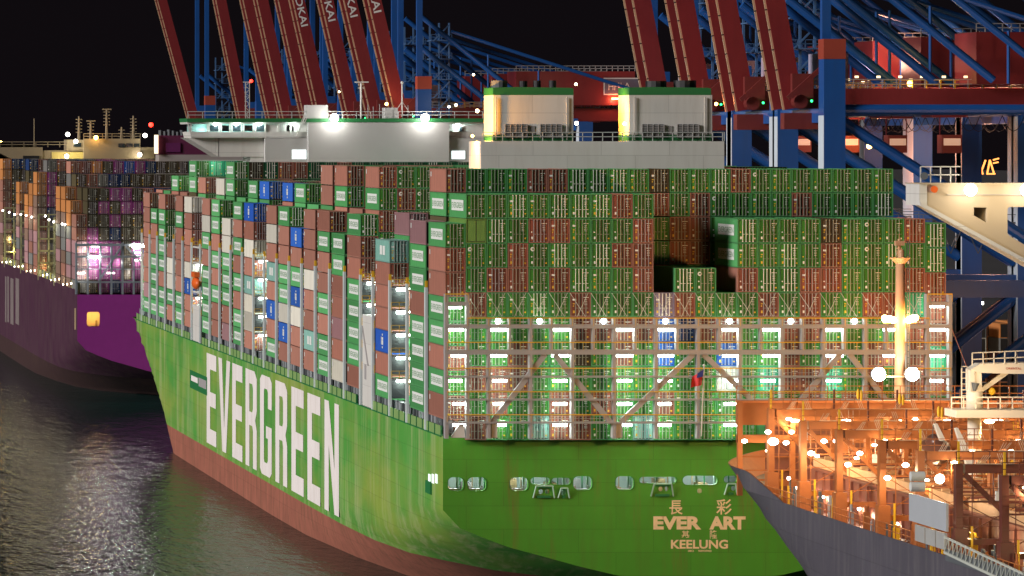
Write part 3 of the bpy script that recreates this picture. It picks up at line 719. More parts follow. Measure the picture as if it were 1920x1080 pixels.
for px in (862, 934, 1050, 1171, 1247, 1371, 1446, 1565, 1672, 1755): lamp(lb, P(px, 666.5, YB + .1), 1.0, .14, .17, power=110)
for px in (853, 937, 1050, 1171, 1247, 1371, 1440, 1563, 1755): lamp(lb, P(px, 714, YB + .25), .85, .12, .14, power=95)
for px in (862, 938, 1050, 1171, 1245, 1371, 1440, 1563): lamp(lb, P(px, 757, YB + .25), .85, .12, .14, power=95)
for px in (863, 935, 1050, 1171, 1245, 1371): lamp(lb, P(px, 797, YB + .25), .85, .12, .16, power=95)
lamp(lb, P(853, 577, YB + .1), .8, .14, .11, power=130); lamp(lb, P(1757, 575, YB + .1), .8, .14, .11, power=130)
MB().prism([(XX(845, YB), DECK), (XX(872, YB), DECK), (XX(869, YB), ZZ(795, YB)), (XX(861, YB), ZZ(795, YB))], YB - .3, YB + .5).build('pillar', white_paint, lb)
MB().box(XX(1146, YB), XX(1166, YB), YB - .3, YB + .4, DECK, ZZ(792, YB)).build('pillar', white_paint, lb)
MB().box(XX(921, YB), XX(932, YB), YB - .3, YB + .4, DECK, ZZ(792, YB)).build('pillar', white_paint, lb)
# flag at the stern
fl = thing('flag', 'red flag with a blue canton hanging from a thin staff at the stern rail', 'flag', tuple(P(1315, 818, 547)))
st_ = MB().bar(P(1315, 818, 545.6), P(1320, 686, 545.6), .12); st_.ell(P(1320, 685, 545.6), .16, .16, .16); st_.build('staff', white_paint, fl)
def cloth(pts, m, name):
    mb = MB(); n = 8
    (a, b, c, d) = [Vector(P(x, y, 545.5)) for x, y in pts]
    for i in range(n):
        for j in range(4):
            def q(u, v):
                p = a.lerp(b, u).lerp(d.lerp(c, u), v); p.y += .22 * math.sin(u * 9 + v * 2); return p
            mb.face([q(i / n, j / 4), q((i + 1) / n, j / 4), q((i + 1) / n, (j + 1) / 4), q(i / n, (j + 1) / 4)])
    mb.build(name, m, fl, True)
cloth([(1320, 692), (1298, 707), (1294, 727), (1316, 722)], red_flag, 'cloth')
mb = MB(); a = [P(x, y, 545.2) for x, y in ((1320, 692), (1308, 700), (1306, 709), (1318, 706))]; mb.face(a); mb.build('canton', blue_flag, fl)

# ---------------------------------------------------------------- lashing bridges between the bays
gaps = []
for (a, b) in zip(BAYS[:-1], BAYS[1:]): gaps.append((a[1] + CL, b[1], b[0]))
for ya, yb, nm in gaps:
    g = part('lashing_bridge', ship, (CX, yb, DECK)); wide = yb - ya > 8
    ys = [yb - 1.2] if not wide else [ya + 1.2, yb - 1.2]
    X0 = SX + .1
    for Yc in ys:
        MB().box(X0 - .30, X0 + .02, Yc - .38, Yc + .45, DECK, 39.9).build('post', mat('pale_post_paint', (0.62, 0.68, 0.68), 0.4), g)
        MB().box(X0 - .30, X0 + .0, Yc - .40, Yc - .05, 39.9, 40.7).build('post_cap', yellow_rail, g)
        MB().box(X0 + 2 * HALF - .5, X0 + 2 * HALF - .1, Yc - .45, Yc + .45, DECK, 39.6).build('post', grey_steel, g)
        if wide:
            for xq in (2.75, 5.3): MB().box(X0 + xq - .15, X0 + xq + .15, Yc - .3, Yc + .3, DECK, 39.6).build('post', grey_steel, g)
            for t in range(5):
                z = 27.2 + TP * t
                MB().box(X0, X0 + 60.5, Yc - .4, Yc + .4, z - .12, z + .12).build('catwalk', grey_steel, g)
                MB().rail([(X0, Yc - .45, z), (X0 + 12, Yc - .45, z)], 1.0, 1.0, .035).build('handrail', yellow_rail, g)
    if nm in 'CKPV':
        for t in range(5):
            if nm == 'P' and t not in (1, 3): continue
            lamp(g, (X0 + 1.6, yb - 1.2, 26.9 + TP * (t + .0) + .0), .9, .12, .18, power=170)
            if nm == 'C': lamp(g, (X0 + 4.0, yb - 1.2, 26.9 + TP * t), .7, .12, .14, power=160)
    if nm == 'D':
        for t in (3, 4): lamp(g, (X0 + 1.6, yb - 1.2, 26.9 + TP * t), .9, .12, .18, power=170)
# white casing side house, accommodation side, lifeboat
q = MB().box(SX + .1, SX + 3.2, 605.2, 615.6, DECK, 34.6); q.box(SX + .02, SX + .12, 606, 607.3, 23, 25.1, 1); q.box(SX + .04, SX + .12, 612, 613.4, 26, 28, 1)
q.bar((SX, 610, 28), (SX, 615, 33), .15, m=1); q.build('engine_room_vent_house', [white_paint, grey_steel], ship)
q = MB().box(SX + .1, SX + 2.8, 806.8, 819, DECK, 28.8); q.box(SX + 2.8, SX + 3.4, 806.5, 819.5, DECK, 42, 0)
for z in (31.0, 36.2, 39): q.box(SX + .1, SX + 2.8, 808, 819, z, z + .25)
q.build('side_house', white_paint, ship)
lbt = thing('lifeboat', 'orange enclosed lifeboat hanging at the side of the green ship amidships', 'lifeboat', tuple(P(367, 532, 808)))
MB().ell(P(369, 531, 808.5), .9, 3.0, 1.15).build('hull', life_orange, lbt, True)
MB().box(*[v for v in (P(362, 0, 808).x, P(372, 0, 808).x)], 806, 811, 34.0, 34.9).build('conning_cover', life_orange, lbt)
point((SX + 1, 805, 36.5), 90); point((SX + 1, 805, 31.0), 60)

# ---------------------------------------------------------------- accommodation and wheelhouse
YW = 806.0
acc = part('accommodation', ship, (CX, YW, DECK))
def wb(px0, px1, py0, py1, m, nm, y0=YW, y1=None, parent=acc, mb=None):
    y1 = y0 + 12 if y1 is None else y1
    o = (mb or MB()).box(XX(px0, y0), XX(px1, y0), y0, y1, ZZ(py1, y0), ZZ(py0, y0))
    return o.build(nm, m, parent) if mb is None else o
wb(411, 1010, 257, 294, white_paint, 'deckhouse', YW + 1.2, YW + 13)
wb(470, 1010, 294, 640, white_paint, 'deckhouse_lower', YW + 1.4, YW + 12.8)
MB().prism([(XX(352, YW), ZZ(258, YW)), (XX(411, YW), ZZ(294, YW)), (XX(411, YW), ZZ(258, YW))], YW + 1.25, YW + 12).build('wing_bracket', white_paint, acc)
wb(578, 842, 230, 640, mat('grey_white_wall', (0.52, 0.51, 0.50), 0.6, var=.05), 'lift_trunk', YW - 1.2, YW + 1.1)
wb(497, 600, 259, 640, mat('grey_white_wall', (0.5, .5, .5)), 'casing_wall', YW - .4, YW + 1.1); wb(842, 1005, 259, 640, MATS['grey_white_wall'], 'casing_wall', YW - .4, YW + 1.1)
# wheelhouse: sloping tip, floor, roof band, wall with windows
MB().prism([(XX(350, YW), ZZ(222, YW)), (XX(1005, YW), ZZ(222, YW)), (XX(1003, YW), ZZ(229, YW)), (XX(351, YW), ZZ(229, YW))], YW - .3, YW + 12).build('roof_band', green_trim, acc)
MB().prism([(XX(351, YW), ZZ(229, YW)), (XX(1003, YW), ZZ(229, YW)), (XX(1003, YW), ZZ(232.5, YW)), (XX(352, YW), ZZ(232.5, YW))], YW + .1, YW + 12).build('roof', white_paint, acc)
MB().prism([(XX(356, YW), ZZ(247, YW)), (XX(1000, YW), ZZ(247, YW)), (XX(1000, YW), ZZ(258, YW)), (XX(359, YW), ZZ(258, YW))], YW, YW + 12).build('wing_bulwark', white_paint, acc)
wb(360, 990, 232.5, 247, mat('wheelhouse_interior', (0.25, 0.42, 0.40)), 'inner_wall', YW + 3, YW + 11)
for px in (353, 358, 389, 392, 411, 415, 431, 435, 453, 457, 475, 479, 497, 522, 545, 575):
    MB().bar(P(px, 232.5, YW + .3), P(px + (2.5 if px < 356 else 0), 247, YW + .3), .22).build('window_post', white_paint, acc)
for a, b in ((393, 410), (416, 430), (436, 452), (458, 474), (480, 496), (538, 552)):
    MB().box(XX(a, YW), XX(b, YW), YW + .5, YW + .6, ZZ(246, YW), ZZ(235, YW)).build('window', glass_dark, acc)
wb(498, 578, 233, 247, white_paint, 'wall_panel', YW + .5, YW + 1); wb(842, 905, 233, 247, white_paint, 'wall_panel', YW + .5, YW + 1)
wb(861, 867, 238, 246, glass_dark, 'window', YW + .3, YW + .48)
q = MB(); q.bar(P(555, 257, YW - .4), P(572, 219, YW - .4), .2); q.bar(P(560, 257, YW - .4), P(576, 219, YW - .4), .1); q.bar(P(555, 250, YW - .4), P(572, 212, YW - .4), .08)
for k in range(9): t = k / 8; q.bar(P(555 + 17 * t, 257 - 38 * t, YW - .5), P(560 + 16 * t, 257 - 38 * t, YW - .5), .06)
q.build('stairs', white_paint, acc)
q = MB().rail([P(352, 222, YW), P(575, 222, YW)], 1.2, 2.6, .05); q.rail([P(615, 222, YW), P(722, 222, YW)], 1.2, 2.4, .05); q.rail([P(747, 222, YW), P(905, 222, YW)], 1.2, 2.4, .05)
q.build('handrail', mat('rail_grey', (0.5, .52, .5)), acc)
wb(575, 615, 197, 222, MATS['grey_white_wall'], 'locker', YW + .5, YW + 4); wb(722, 746, 202, 222, MATS['grey_white_wall'], 'locker', YW + .5, YW + 4)
def lattice(px, py0, py1, Y, parent, w=.5, m=white_paint, nm='radar_mast'):
    mb = MB(); a, b = P(px, py0, Y), P(px, py1, Y); n = 10
    for s in (-w / 2, w / 2): mb.bar(a + Vector((s, 0, 0)), b + Vector((s, 0, 0)), .13)
    for k in range(n):
        za, zb = a.lerp(b, k / n), a.lerp(b, (k + 1) / n); sg = w / 2 if k % 2 else -w / 2
        mb.bar(za + Vector((-sg, 0, 0)), zb + Vector((sg, 0, 0)), .08)
    return mb, b
mb, b = lattice(464, 222, 154, YW + 3, acc, .7); mb.bar(b - Vector((.8, 0, 0)), b + Vector((.4, 0, 0)), .15)
for k in range(5): p = b - Vector((0, 0, 1 + k * .8)); mb.bar(p, p - Vector((.5, 0, 0)), .1)
mb.build('radar_mast', white_paint, acc)
q = MB().tube(P(677, 224, YW + 3), P(677, 156, YW + 3), .18); q.bar(P(665, 154, YW + 3), P(691, 154, YW + 3), .3, .2); q.bar(P(671, 165, YW + 3), P(683, 165, YW + 3), .15); q.build('radar', white_paint, acc)
q = MB().tube(P(754, 224, YW + 3), P(754, 158, YW + 3), .13); q.ell(P(754, 155, YW + 3), .28, .28, .28); q.bar(P(740, 212, YW + 3), P(754, 190, YW + 3), .1); q.bar(P(768, 212, YW + 3), P(754, 190, YW + 3), .1); q.build('antenna_mast', white_paint, acc)
for px in (690, 700, 712, 735, 765): MB().tube(P(px, 222, YW + 2), P(px, 200 - (px % 7), YW + 2), .07).build('antenna', grey_steel, acc)
MB().ell(P(471, 152, YW + 3), .3, .3, .3).build('mast_lamp', L_red, acc)
for px in (404, 443, 485, 547): lamp(acc, P(px, 232, YW + .9), .5, .15, .15, power=260, col=(.8, 1, .95), dy=-1.0, drop=.2)
for px in (380, 425, 465, 520, 560, 850, 880): point(P(px, 245, YW + 2.0), 160, (.65, 1, .92))
point(P(400, 303, 833.5), 260, (.8, 1, .85), .3); point(P(352, 325, 862), 200, (.8, 1, .85), .3)
lamp(acc, P(858, 233, YW + .9), .4, .15, .2, power=240, col=(.8, 1, .95), dy=-.8)
for px in (627, 797):
    MB().ell(P(px, 221, YW - .9), .75, .3, .75).build('floodlight', L_white, acc); point(P(px, 224, YW - 2.6), 900, (1, .97, .9), .4)
for a, b, c, d in ((548, 574, 281, 298), (847, 872, 283, 298)): wb(a, b, c, d, L_win, 'lit_window', YW - .5, YW - .35)
wb(359, 1000, 300, 301, white_paint, 'pale_roof_line', 790, 791, ship)  # white strip standing for lamplight along the container roofs

# ---------------------------------------------------------------- funnel casing
YC = 603.5
cas = part('funnel_casing', ship, (CX, YC, DECK))
MB().box(XX(902, YC), XX(1358, YC), YC, YC + 9.3, DECK, ZZ(265, YC)).build('casing_block', white_paint, cas)
for a, b in ((925, 1075), (1180, 1333)):
    x0, x1 = XX(a, YC + .5), XX(b, YC + .5)
    tw = part('funnel', cas, (x0, YC, 58)) if False else None
    MB().box(x0, x1, YC + .5, YC + 7.6, ZZ(265, YC), ZZ(178, YC)).build('funnel', white_paint, cas)
    MB().prism([(x0 - .02, ZZ(178, YC)), (x1 + .02, ZZ(178, YC)), (x1 + .02, ZZ(166, YC)), (x1 - .4, ZZ(164.5, YC)), (x0 + 3, ZZ(163, YC)), (x0 - .02, ZZ(164, YC))], YC + .48, YC + 7.62).build('funnel_top_band', green_trim, cas)
    MB().box(x0 - .02, x1 + .02, YC + .46, YC + 7.62, ZZ(264, YC), ZZ(253.5, YC)).build('funnel_foot_band', green_trim, cas)
    for c, d in (((948, 989), (1014, 1054)) if a < 1000 else ((1205, 1246), (1271, 1311))):
        q = MB().box(XX(c, YC), XX(d, YC), YC + .30, YC + .40, ZZ(259, YC), ZZ(233, YC), 1)
        z = ZZ(258.5, YC)
        while z < ZZ(234, YC): q.box(XX(c, YC) + .05, XX(d, YC) - .05, YC + .22, YC + .30, z, z + .12, 0); z += .22
        for k in range(5): x = XX(c, YC) + (XX(d, YC) - XX(c, YC)) * k / 4; q.box(x - .05, x + .05, YC + .18, YC + .32, ZZ(259, YC), ZZ(233, YC), 0)
        q.build('louvre', [mat('louvre_grey', (0.30, .28, .27)), dark_steel], cas)
for px, r, py in ((936, 1.1, 151), (981, .55, 152), (1007, .5, 151), (1036, .5, 151), (1230, 1.4, 152), (1284, 1.5, 151)):
    MB().tube(P(px, 165, YC + 4), P(px, py, YC + 4), r, 14).build('exhaust_pipe', black if px != 936 else dark_steel, cas)
q = MB().rail([P(905, 264.5, YC + .1), P(1355, 264.5, YC + .1)], 1.15, 1.3, .045); q.rail([P(1358, 264.5, YC + .1), P(1358, 264.5, YC + 9)], 1.15, 1.2, .045); q.build('handrail', mat('rail_grey', (.5, .5, .5)), cas)
for px in (930, 1063, 1190, 1322):
    MB().tube(P(px, 262, YC + .3), P(px, 182, YC + .3), .09, 6).build('pipe', mat('casing_pipe', (.42, .40, .36)), cas)
for px in (1000, 1258): MB().box(XX(px - 4, YC), XX(px + 4, YC), YC + .42, YC + .5, ZZ(253, YC), ZZ(236, YC)).build('door', mat('louvre_grey', (.3, .28, .27)), cas)
for px in (): q = MB().box(XX(px, YC), XX(px + 5, YC), YC - .25, YC, ZZ(300, YC), ZZ(292, YC)); q.bar(P(px + 2, 292, YC - .1), P(px + 2, 268, YC - .1), .07); q.build('junction_box', grey_steel, cas)
q = MB(); q.bar(P(1333.5, 178, YC + .6), P(1333.5, 258, YC + .6), .2); q.build('ladder', white_paint, cas)
for px in (1171,): lamp(cas, P(px, 232, YC - 1.5), .2, .2, .2, power=0, ell=True)
spot(P(893, 190, YC - 1) + Vector((-5, 0, -3)), P(917, 215, YC + 4), 26000, (1, .42, .05), 75)
spot(P(1150, 170, YC + 3) + Vector((-3, 0, -3)), P(1175, 215, YC + 4), 12000, (1, .42, .05), 100)
spot(P(870, 240, YC + 2), P(895, 300, YC + 4), 16000, (1, .45, .10), 90)
MB().ell(P(893, 255, YC + 5) + Vector((-.5, 0, 0)), .2, .2, .2).build('casing_lamp', L_sod, cas)
MB().ell(P(1081, 231, YC + 2), .25, .25, .25).build('casing_lamp', L_white, cas)

# ================================================================ THE MAGENTA SHIP
OH = 29.5; OY = 1024.0; ODK = 23.8
one = thing('container_ship', 'magenta container ship ahead of the green one, stern with one lit opening', 'ship', (OX + OH, 1200, 0), 'container ships')
bs2 = lambda z: 1290.0 + z * 2; stem2 = lambda z: 1380.0 + z
loft(OX, OH, stern_bow_stations(OY, OH, bs2, stem2, OH / HALF), ODK, 4.7, (magenta, mag_dark), one)
transom(OX, OH, OY, ODK, OH / HALF, [(163, 187, 585, 612)], .5, mat('magenta_stern_paint', (0.29, 0.03, 0.25), 0.5, var=.1), one)
q = MB(); Y = OY + 4; q.box(XX(140, Y), XX(215, Y), Y, Y + .3, ZZ(618, Y), ZZ(578, Y)); q.box(XX(178, Y), XX(181, Y), Y - 2, Y - 1, ZZ(612, Y), ZZ(600, Y), 1); q.build('mooring_deck', [mat('warm_mooring_wall', (0.7, .55, .3)), MATS['mooring_gear']], one)
point(P(167, 592, OY + 1.5), 260, (1, .62, .2), .2); point(P(181, 592, OY + 1.5), 360, (1, .62, .2), .2)
MB().box(OX + .3, OX + 2 * OH - .3, OY + .5, 1330, ODK - .5, ODK - .2).build('deck', deck_brown, one)
q = MB(); yy = OY + 2
pale_weather = mat('weathered_letter', (0.19, 0.15, 0.15), .7, var=.3, dirt_amt=.6, streak=1)
for a, b in ((10, 17), (20, 36)):
    for (u0, u1) in ((a, a + (b - a) * .35), (a + (b - a) * .6, b)): q = MB(); side_box(q, u0, u1, 515 + a * .35, 600 + a * .4, 0, .08, OX); q.build('side_letter', pale_weather, one)
k = 0; sm = [mat('stanchion_pale', (.55, .6, .4)), dark_steel, mat('stanchion_yellow', (.6, .55, .1)), magenta]
while yy < 1290:
    q = MB().box(OX + .3, OX + .8, yy, yy + .8, ODK, 26.4, k % 3); q.box(OX - .05, OX + .1, yy, yy + 3.2, ODK, ODK + 1.0, 3); q.box(OX + .3, OX + .8, yy + 1.8, yy + 2.4, ODK, 25.9, (k + 1) % 3); q.box(OX + .1, OX + .3, yy, yy + .3, ODK, ODK + .6, 1); q.build('stanchion', sm, one); yy += 3.3; k += 1
ob = part('lashing_bridge', one, (OX + OH, 1026, ODK)); Y = 1026.0; gsteel = mat('dim_bridge_steel', (.20, .24, .27), .5)
for px in (143, 165, 188, 209, 230, 251, 274): MB().box(XX(px, Y) - .2, XX(px, Y) + .2, Y - .5, Y + .5, ODK, ZZ(455, Y)).build('post', gsteel, ob)
for py, h in ((458, 3.5), (480, 3), (504, 1.6), (528, 2.5)): MB().box(XX(141, Y), XX(141, Y) + 59, Y - .6, Y + .6, ZZ(py + h, Y), ZZ(py - h * .2, Y)).build('cross_beam', gsteel, ob)
for a in ((228, 462, 185, 527), (236, 462, 272, 500)): MB().bar(P(a[0], a[1], Y - .5), P(a[2], a[3], Y - .5), .42).build('diagonal_brace', gsteel, ob)
for px, py in ((178, 463), (258, 474), (258, 488), (152, 512), (208, 512)):
    lamp(ob, P(px, py, Y + .2), .8, .15, .12, power=200, col=(1, .92, .85), drop=.5, m=L_white)
for px, py in ((155, 470), (200, 470), (225, 492), (200, 500), (170, 500), (240, 515)): point(P(px, py, Y + .9), 160, (1, .95, .95), .2)
for px, py, e in ((178, 482, 1.0), (258, 461, 1.3)): lamp(ob, P(px, py, Y - .6), e, .3, .3, power=300, m=L_flood)
# its deck lights along the port side: yellowish work lamps between the stacks
for px, py in ((8, 395), (20, 398), (30, 402), (42, 402), (52, 404), (62, 407), (88, 405), (95, 412), (104, 416), (120, 420), (125, 421)):
    Yp = OX * F / (px + 600); p = Vector((OX - .4, Yp, ZZ(py, Yp))); MB().ell(p, .24, .2, .24).build('work_lamp', L_white, one); point(p + Vector((-1.0, -1.2, -1)), 160, (1, .95, .6), .3)
for px, py in ((15, 440), (30, 470), (80, 455), (92, 500), (85, 435), (98, 470), (25, 450)):
    Yp = (OX + 3) * F / (px + 600); point((OX + 2, Yp, ZZ(py, Yp)), 300, (1, .85, .35), .3)
for k in range(18):
    px = 4 + k * 7.6; Yp = OX * F / (px + 600); MB().box(OX - .05, OX + .15, Yp - .2, Yp + .2, 24.6 + (k % 3) * .5, 25.0 + (k % 3) * .5).build('deck_lamp', L_white if k % 2 else L_warm, one)
    if k % 3 == 0: point((OX - .8, Yp, 26), 90, (1, .9, .5), .3)
for ya in (1086, 1134, 1192, 1252):
    g = MB()
    for xq in (0, 2.5, 5, 7.5): g.box(OX + xq - .2, OX + xq + .2, ya, ya + .6, ODK, 40)
    for z in (28, 31, 34, 37, 40): g.box(OX - .1, OX + 30, ya, ya + .6, z - .15, z + .15)
    g.build('lashing_bridge', mat('olive_bridge_steel', (.35, .34, .18)), one)
# bridge house far ahead and magenta casing
YO = 1290.0
oa = part('accommodation', one, (110, YO, ODK))
tanw = mat('tan_house_wall', (0.30, .23, .14), .6, var=.06)
MB().prism([(XX(-60, YO), ZZ(276, YO)), (XX(80, YO), ZZ(276, YO)), (XX(80, YO), ZZ(330, YO)), (XX(62, YO), ZZ(317, YO)), (XX(-60, YO), ZZ(268 - 10, YO))], YO, YO + 10).build('bridge_wing', tanw, oa)
MB().box(XX(43, YO), XX(74, YO), YO - .2, YO - .05, ZZ(313, YO), ZZ(292, YO)).build('wing_opening', black, oa)
def ow(a, b, c, d, m, nm, y=YO, dp=9): return MB().box(XX(a, y), XX(b, y), y, y + dp, ZZ(d, y), ZZ(c, y)).build(nm, m, oa)
ow(80, 290, 282, 330, tanw, 'deckhouse', YO + .2); ow(157, 263, 260, 330, tanw, 'lift_trunk', YO - 2, 2); ow(125, 157, 262, 282, tanw, 'wheelhouse', YO - .5); ow(263, 290, 276, 282, tanw, 'wheelhouse', YO - .5)
for a, b in ((222, 234), (237, 249), (251, 262)): ow(a, b, 269, 276, glass_dark, 'window', YO - 2.2, .1)
ow(138, 152, 268, 275, glass_dark, 'window', YO - .7, .1)
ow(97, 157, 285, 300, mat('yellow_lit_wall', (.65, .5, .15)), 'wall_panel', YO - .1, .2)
for px, top in ((148, 218), (170, 226), (200, 204), (228, 238), (250, 217)):
    mb = MB().tube(P(px, 262, YO + 2), P(px, top, YO + 2), .45, 6, r2=.2)
    for k in range(5): p = P(px, top + 6 + k * 6, YO + 2); mb.bar(p - Vector((.9, 0, 0)), p + Vector((.9, 0, 0)), .25)
    if px in (170, 200): mb.bar(P(px - 8, top + 1, YO + 2), P(px + 9, top + 1, YO + 2), .35)
    mb.build('radar_mast', tanw, oa)
MB().rail([P(0, 276, YO), P(157, 276, YO)], 1.5, 3, .08).rail([P(157, 260, YO), P(263, 260, YO)], 1.4, 2.4, .08).build('handrail', tanw, oa)
for px, py, m, pw, c in ((142, 265, L_white, 900, (1, .95, .6)), (125, 293, L_white, 1500, (1, .95, .5)), (262, 290, L_white, 1500, (1, .95, .6)), (180, 258, L_sod, 900, (1, .6, .1)), (127, 252, L_white, 300, (1, 1, .6)), (272, 254, L_white, 300, (1, 1, .6))):
    p = P(px, py, YO - 3.2); MB().ell(p, .6, .5, .6).build('floodlight', m, oa); point(p + Vector((0, -1.5, -.5)), pw * .35, c, .5)
sl_ = thing('light_mast', 'sodium yard light at the far left edge behind the magenta ship', 'light mast', (XX(1, 1500), 1500, 0))
MB().tube((XX(1, 1500), 1500, 0), P(1, 275, 1500), .5, 8, r2=.3).build('pole', tanw, sl_); MB().ell(P(1, 271, 1499), 1.3, .6, 1.1).build('lamp_head', L_sodx, sl_); point(P(1, 271, 1490), 4000, (1, .5, .1), 1)
MB().tube(P(64, 276, YO), P(64, 222, YO), .12, 6).build('whip_antenna', tanw, oa)
YM = 1100.0
oc = part('funnel_casing', one, (118, YM, ODK))
MB().box(XX(298, YM), XX(298, YM) + 26, YM, YM + 8, ZZ(290, YM), ZZ(254, YM)).build('funnel', mag_house, oc)
MB().box(XX(298, YM), XX(298, YM) + 26, YM, YM + 8, ODK, ZZ(290, YM)).build('casing_block', mat('grey_casing', (.33, .29, .27)), oc)
MB().box(XX(311, YM), XX(338, YM), YM - .3, YM, ZZ(285, YM), ZZ(268, YM)).build('louvre', mat('dark_magenta_panel', (.12, .012, .09)), oc)
for px in range(298, 350, 8): MB().tube(P(px + 3, 254, YM + 3), P(px + 3, 247 - (px % 5), YM + 3), .5, 8).build('exhaust_pipe', dark_steel, oc)
MB().box(XX(290, YM), XX(296, YM), YM - 1, YM + 1, ZZ(288, YM), ZZ(253, YM)).build('casing_side_glow', mat('casing_side_glow', (1, .9, .7), emit=(1, .75, .45), estr=1.6), oc)  # added glowing slab in place of lamplight on the casing's left face
MB().ell(P(283, 234, 1450), .7, .5, .7)

# ================================================================ CRANES
def crane(Yc, slope, label, text=None, wide=13.5, house=True, sign=False, blen=62, legs=True, cap=False):
    cr = thing('gantry_crane', label, 'crane', (161, Yc, 7.5), 'container gantry cranes on the quay')
    xw, xl = 160.0, 195.0
    for sy in (-wide, wide):
        for x in (xw, xl):
            Y = Yc + sy; lg = MB().box(x, x + 3.0, Y - 1.5, Y + 1.5, 7.5, 69.4 if x == xw else 62.3).build('leg', crane_blue, cr)
            s = MB(); s.box(x - .04, x + .12, Y - 1.52, Y - 1.1, 12, 61.5); s.box(x - .04, x, Y - 1.1, Y + 1.5, 12, 61.5)
            MB().box(x - .05, x - .01, Y - 1.5, Y + 1.5, 12, 61.5).build('pale_stripe', crane_pale, lg)
            MB().box(x - .3, x + 3.3, Y - 4, Y + 4, 7.5, 9.3).build('bogie', dark_steel, lg)
            if x == xw:
                if cap and sy < 0: MB().box(x - .05, x + 3.05, Y - 1.55, Y + 1.55, 69.4, 72.2).build('orange_cap', crane_orange, lg)
                MB().box(x - .02, x + 1.2, Y - .6, Y + .6, 69, 130).build('mast_post', crane_blue, cr)
        MB().tube((xw + 3, Yc + sy, 62.3), (xl, Yc + sy, 62.3), .75, 12).build('portal_beam', crane_blue, cr)
        MB().box(xw + 3, xl, Yc + sy - 1, Yc + sy + 1, 36, 38.4).build('portal_beam', crane_blue, cr)
        MB().tube((xw + 3, Yc + sy, 60.6), (xl, Yc + sy, 40.3), .8, 12).build('diagonal_brace', crane_blue, cr)
        MB().tube((xw + 3, Yc + sy, 10), (xl, Yc + sy, 35), .8, 12).build('diagonal_brace', crane_blue, cr)
        for x78, rr in ((162.0, .62), (170.5, .55))[:(2 if Yc < 1010 else 1)] if Yc > 900 else ((162.0, .62), (170.5, .58), (179.5, .55), (190, .5), (199, .42)):
            x = x78 - 22 / .80; za = 100
            if x < 161.2: za = 78 + (x78 - 161.2) * .8; x = 161.2
            MB().tube((x, Yc + sy * .8, za), (x78 + 11.5 / .80, Yc + sy * .8, 66.5), rr, 12).build('backstay', crane_blue, cr)
        MB().tube((168, Yc + sy * .8, 82), (213, Yc + sy * .8, 67.5), .4, 8).build('tie_bar', crane_blue, cr)
        for xv in (176, 187): MB().tube((xv, Yc + sy * .8, 66), (xv, Yc + sy * .8, 79.5 - (xv - 168) * .32), .22, 8).build('hanger', crane_blue, cr)
    for x in (xw + .4, xl + .4): MB().box(x, x + 2.2, Yc - wide + 1.5, Yc + wide - 1.5, 60.5, 62.4).build('sill_beam', crane_blue, cr)
    for sy in (-3.3, 3.3):
        gd = MB().box(159, 216, Yc + sy - .5, Yc + sy + .5, 62.6, 65.4).build('girder', crane_red, cr)
        MB().rail([(159, Yc + sy, 65.4), (216, Yc + sy, 65.4)], 1.3, 2.0, .05).build('handrail', yellow_rail if sy > 0 else grey_steel, gd)
        # the raised boom: box girder leaning over the water as it rises
        d = Vector((-slope, 0, 1)).normalized(); u = Vector((d.z, 0, -d.x)); base = Vector((158.6, Yc + sy, 62.6))
        a, b = base, base + d * blen
        c = []
        for p in (a, b):
            c += [p - u * 1.35 + Vector((0, -.45, 0)), p + u * 1.35 + Vector((0, -.45, 0)), p + u * 1.35 + Vector((0, .45, 0)), p - u * 1.35 + Vector((0, .45, 0))]
        bm_ = MB(); bm_.hexa(c); bo = bm_.build('boom', crane_red, cr)
        rl = MB(); e = -u * 1.45 + Vector((0, -.1, 0)); rl.bar(a + e, b + e, .34, .26); rl.build('boom_rail', rail_cream, bo)
        jt = MB()
        for k in range(1, 20): p = a + e + d * (k * 2.9); jt.bar(p - d * .08, p + d * .08, .40, .30)
        jt.build('rail_joint', black, bo)
        if sy < 0 and text:
            L = 22.0; t0 = text; base_t = a + d * (t0 + L)
            tm = MB(); text_mb(tm, 'BURCHARDKAI', base_t - u * .9 + Vector((0, -.49, 0)), -d * L, u * 1.75, 0, .014); tm.build('boom_lettering', mat('pale_boom_letters', (.70, .66, .62)), bo)
    d = Vector((-slope, 0, 1)).normalized(); u = Vector((d.z, 0, -d.x)); p = Vector((158.6, Yc, 62.6)) + u * .1; MB().bar(p, p + d * blen, .4, 5.4).build('boom_gap_shade', black, cr)  # black slab put in for the dark gap between the girders
    q = MB()
    for k in range(8): p = Vector((158.6, Yc, 63)) + d * (k * 4.5); q.bar(p + Vector((0, -3, 0)), p + Vector((0, 3, 0)), .4)
    q.build('boom_cross_tie', crane_red, cr)
    # boom foot platform, stairs, cabin
    q = MB(); x = 161.0
    for z in ((64, 67.5, 71.5, 76, 80) if not (cap and Yc < 700) else ()):
        q.box(x + 3, x + 7.5, Yc - 8, Yc - 2, z, z + .2); q.rail([(x + 3, Yc - 8, z + .2), (x + 7.5, Yc - 8, z + .2)], 1.2, 1.0, .05)
        q.bar((x + 3.5, Yc - 8, z), (x + 7, Yc - 8, z + 3.6), .25)
    for xx in ((x + 3.2, x + 5.2, x + 7.4) if not (cap and Yc < 700) else (x + 3.4,)): q.bar((xx, Yc - 5, 62), (xx, Yc - 5, 84 if not (cap and Yc < 700) else 66), .35)
    q.build('stair_tower', mat('stair_blue_grey', (.05, .12, .26)), cr)
    q = MB().box(163.5, 168, Yc + 3, Yc + 8, 66, 70.5); q.build('drive_housing', mat('pale_lilac_housing', (.42, .38, .50)), cr)
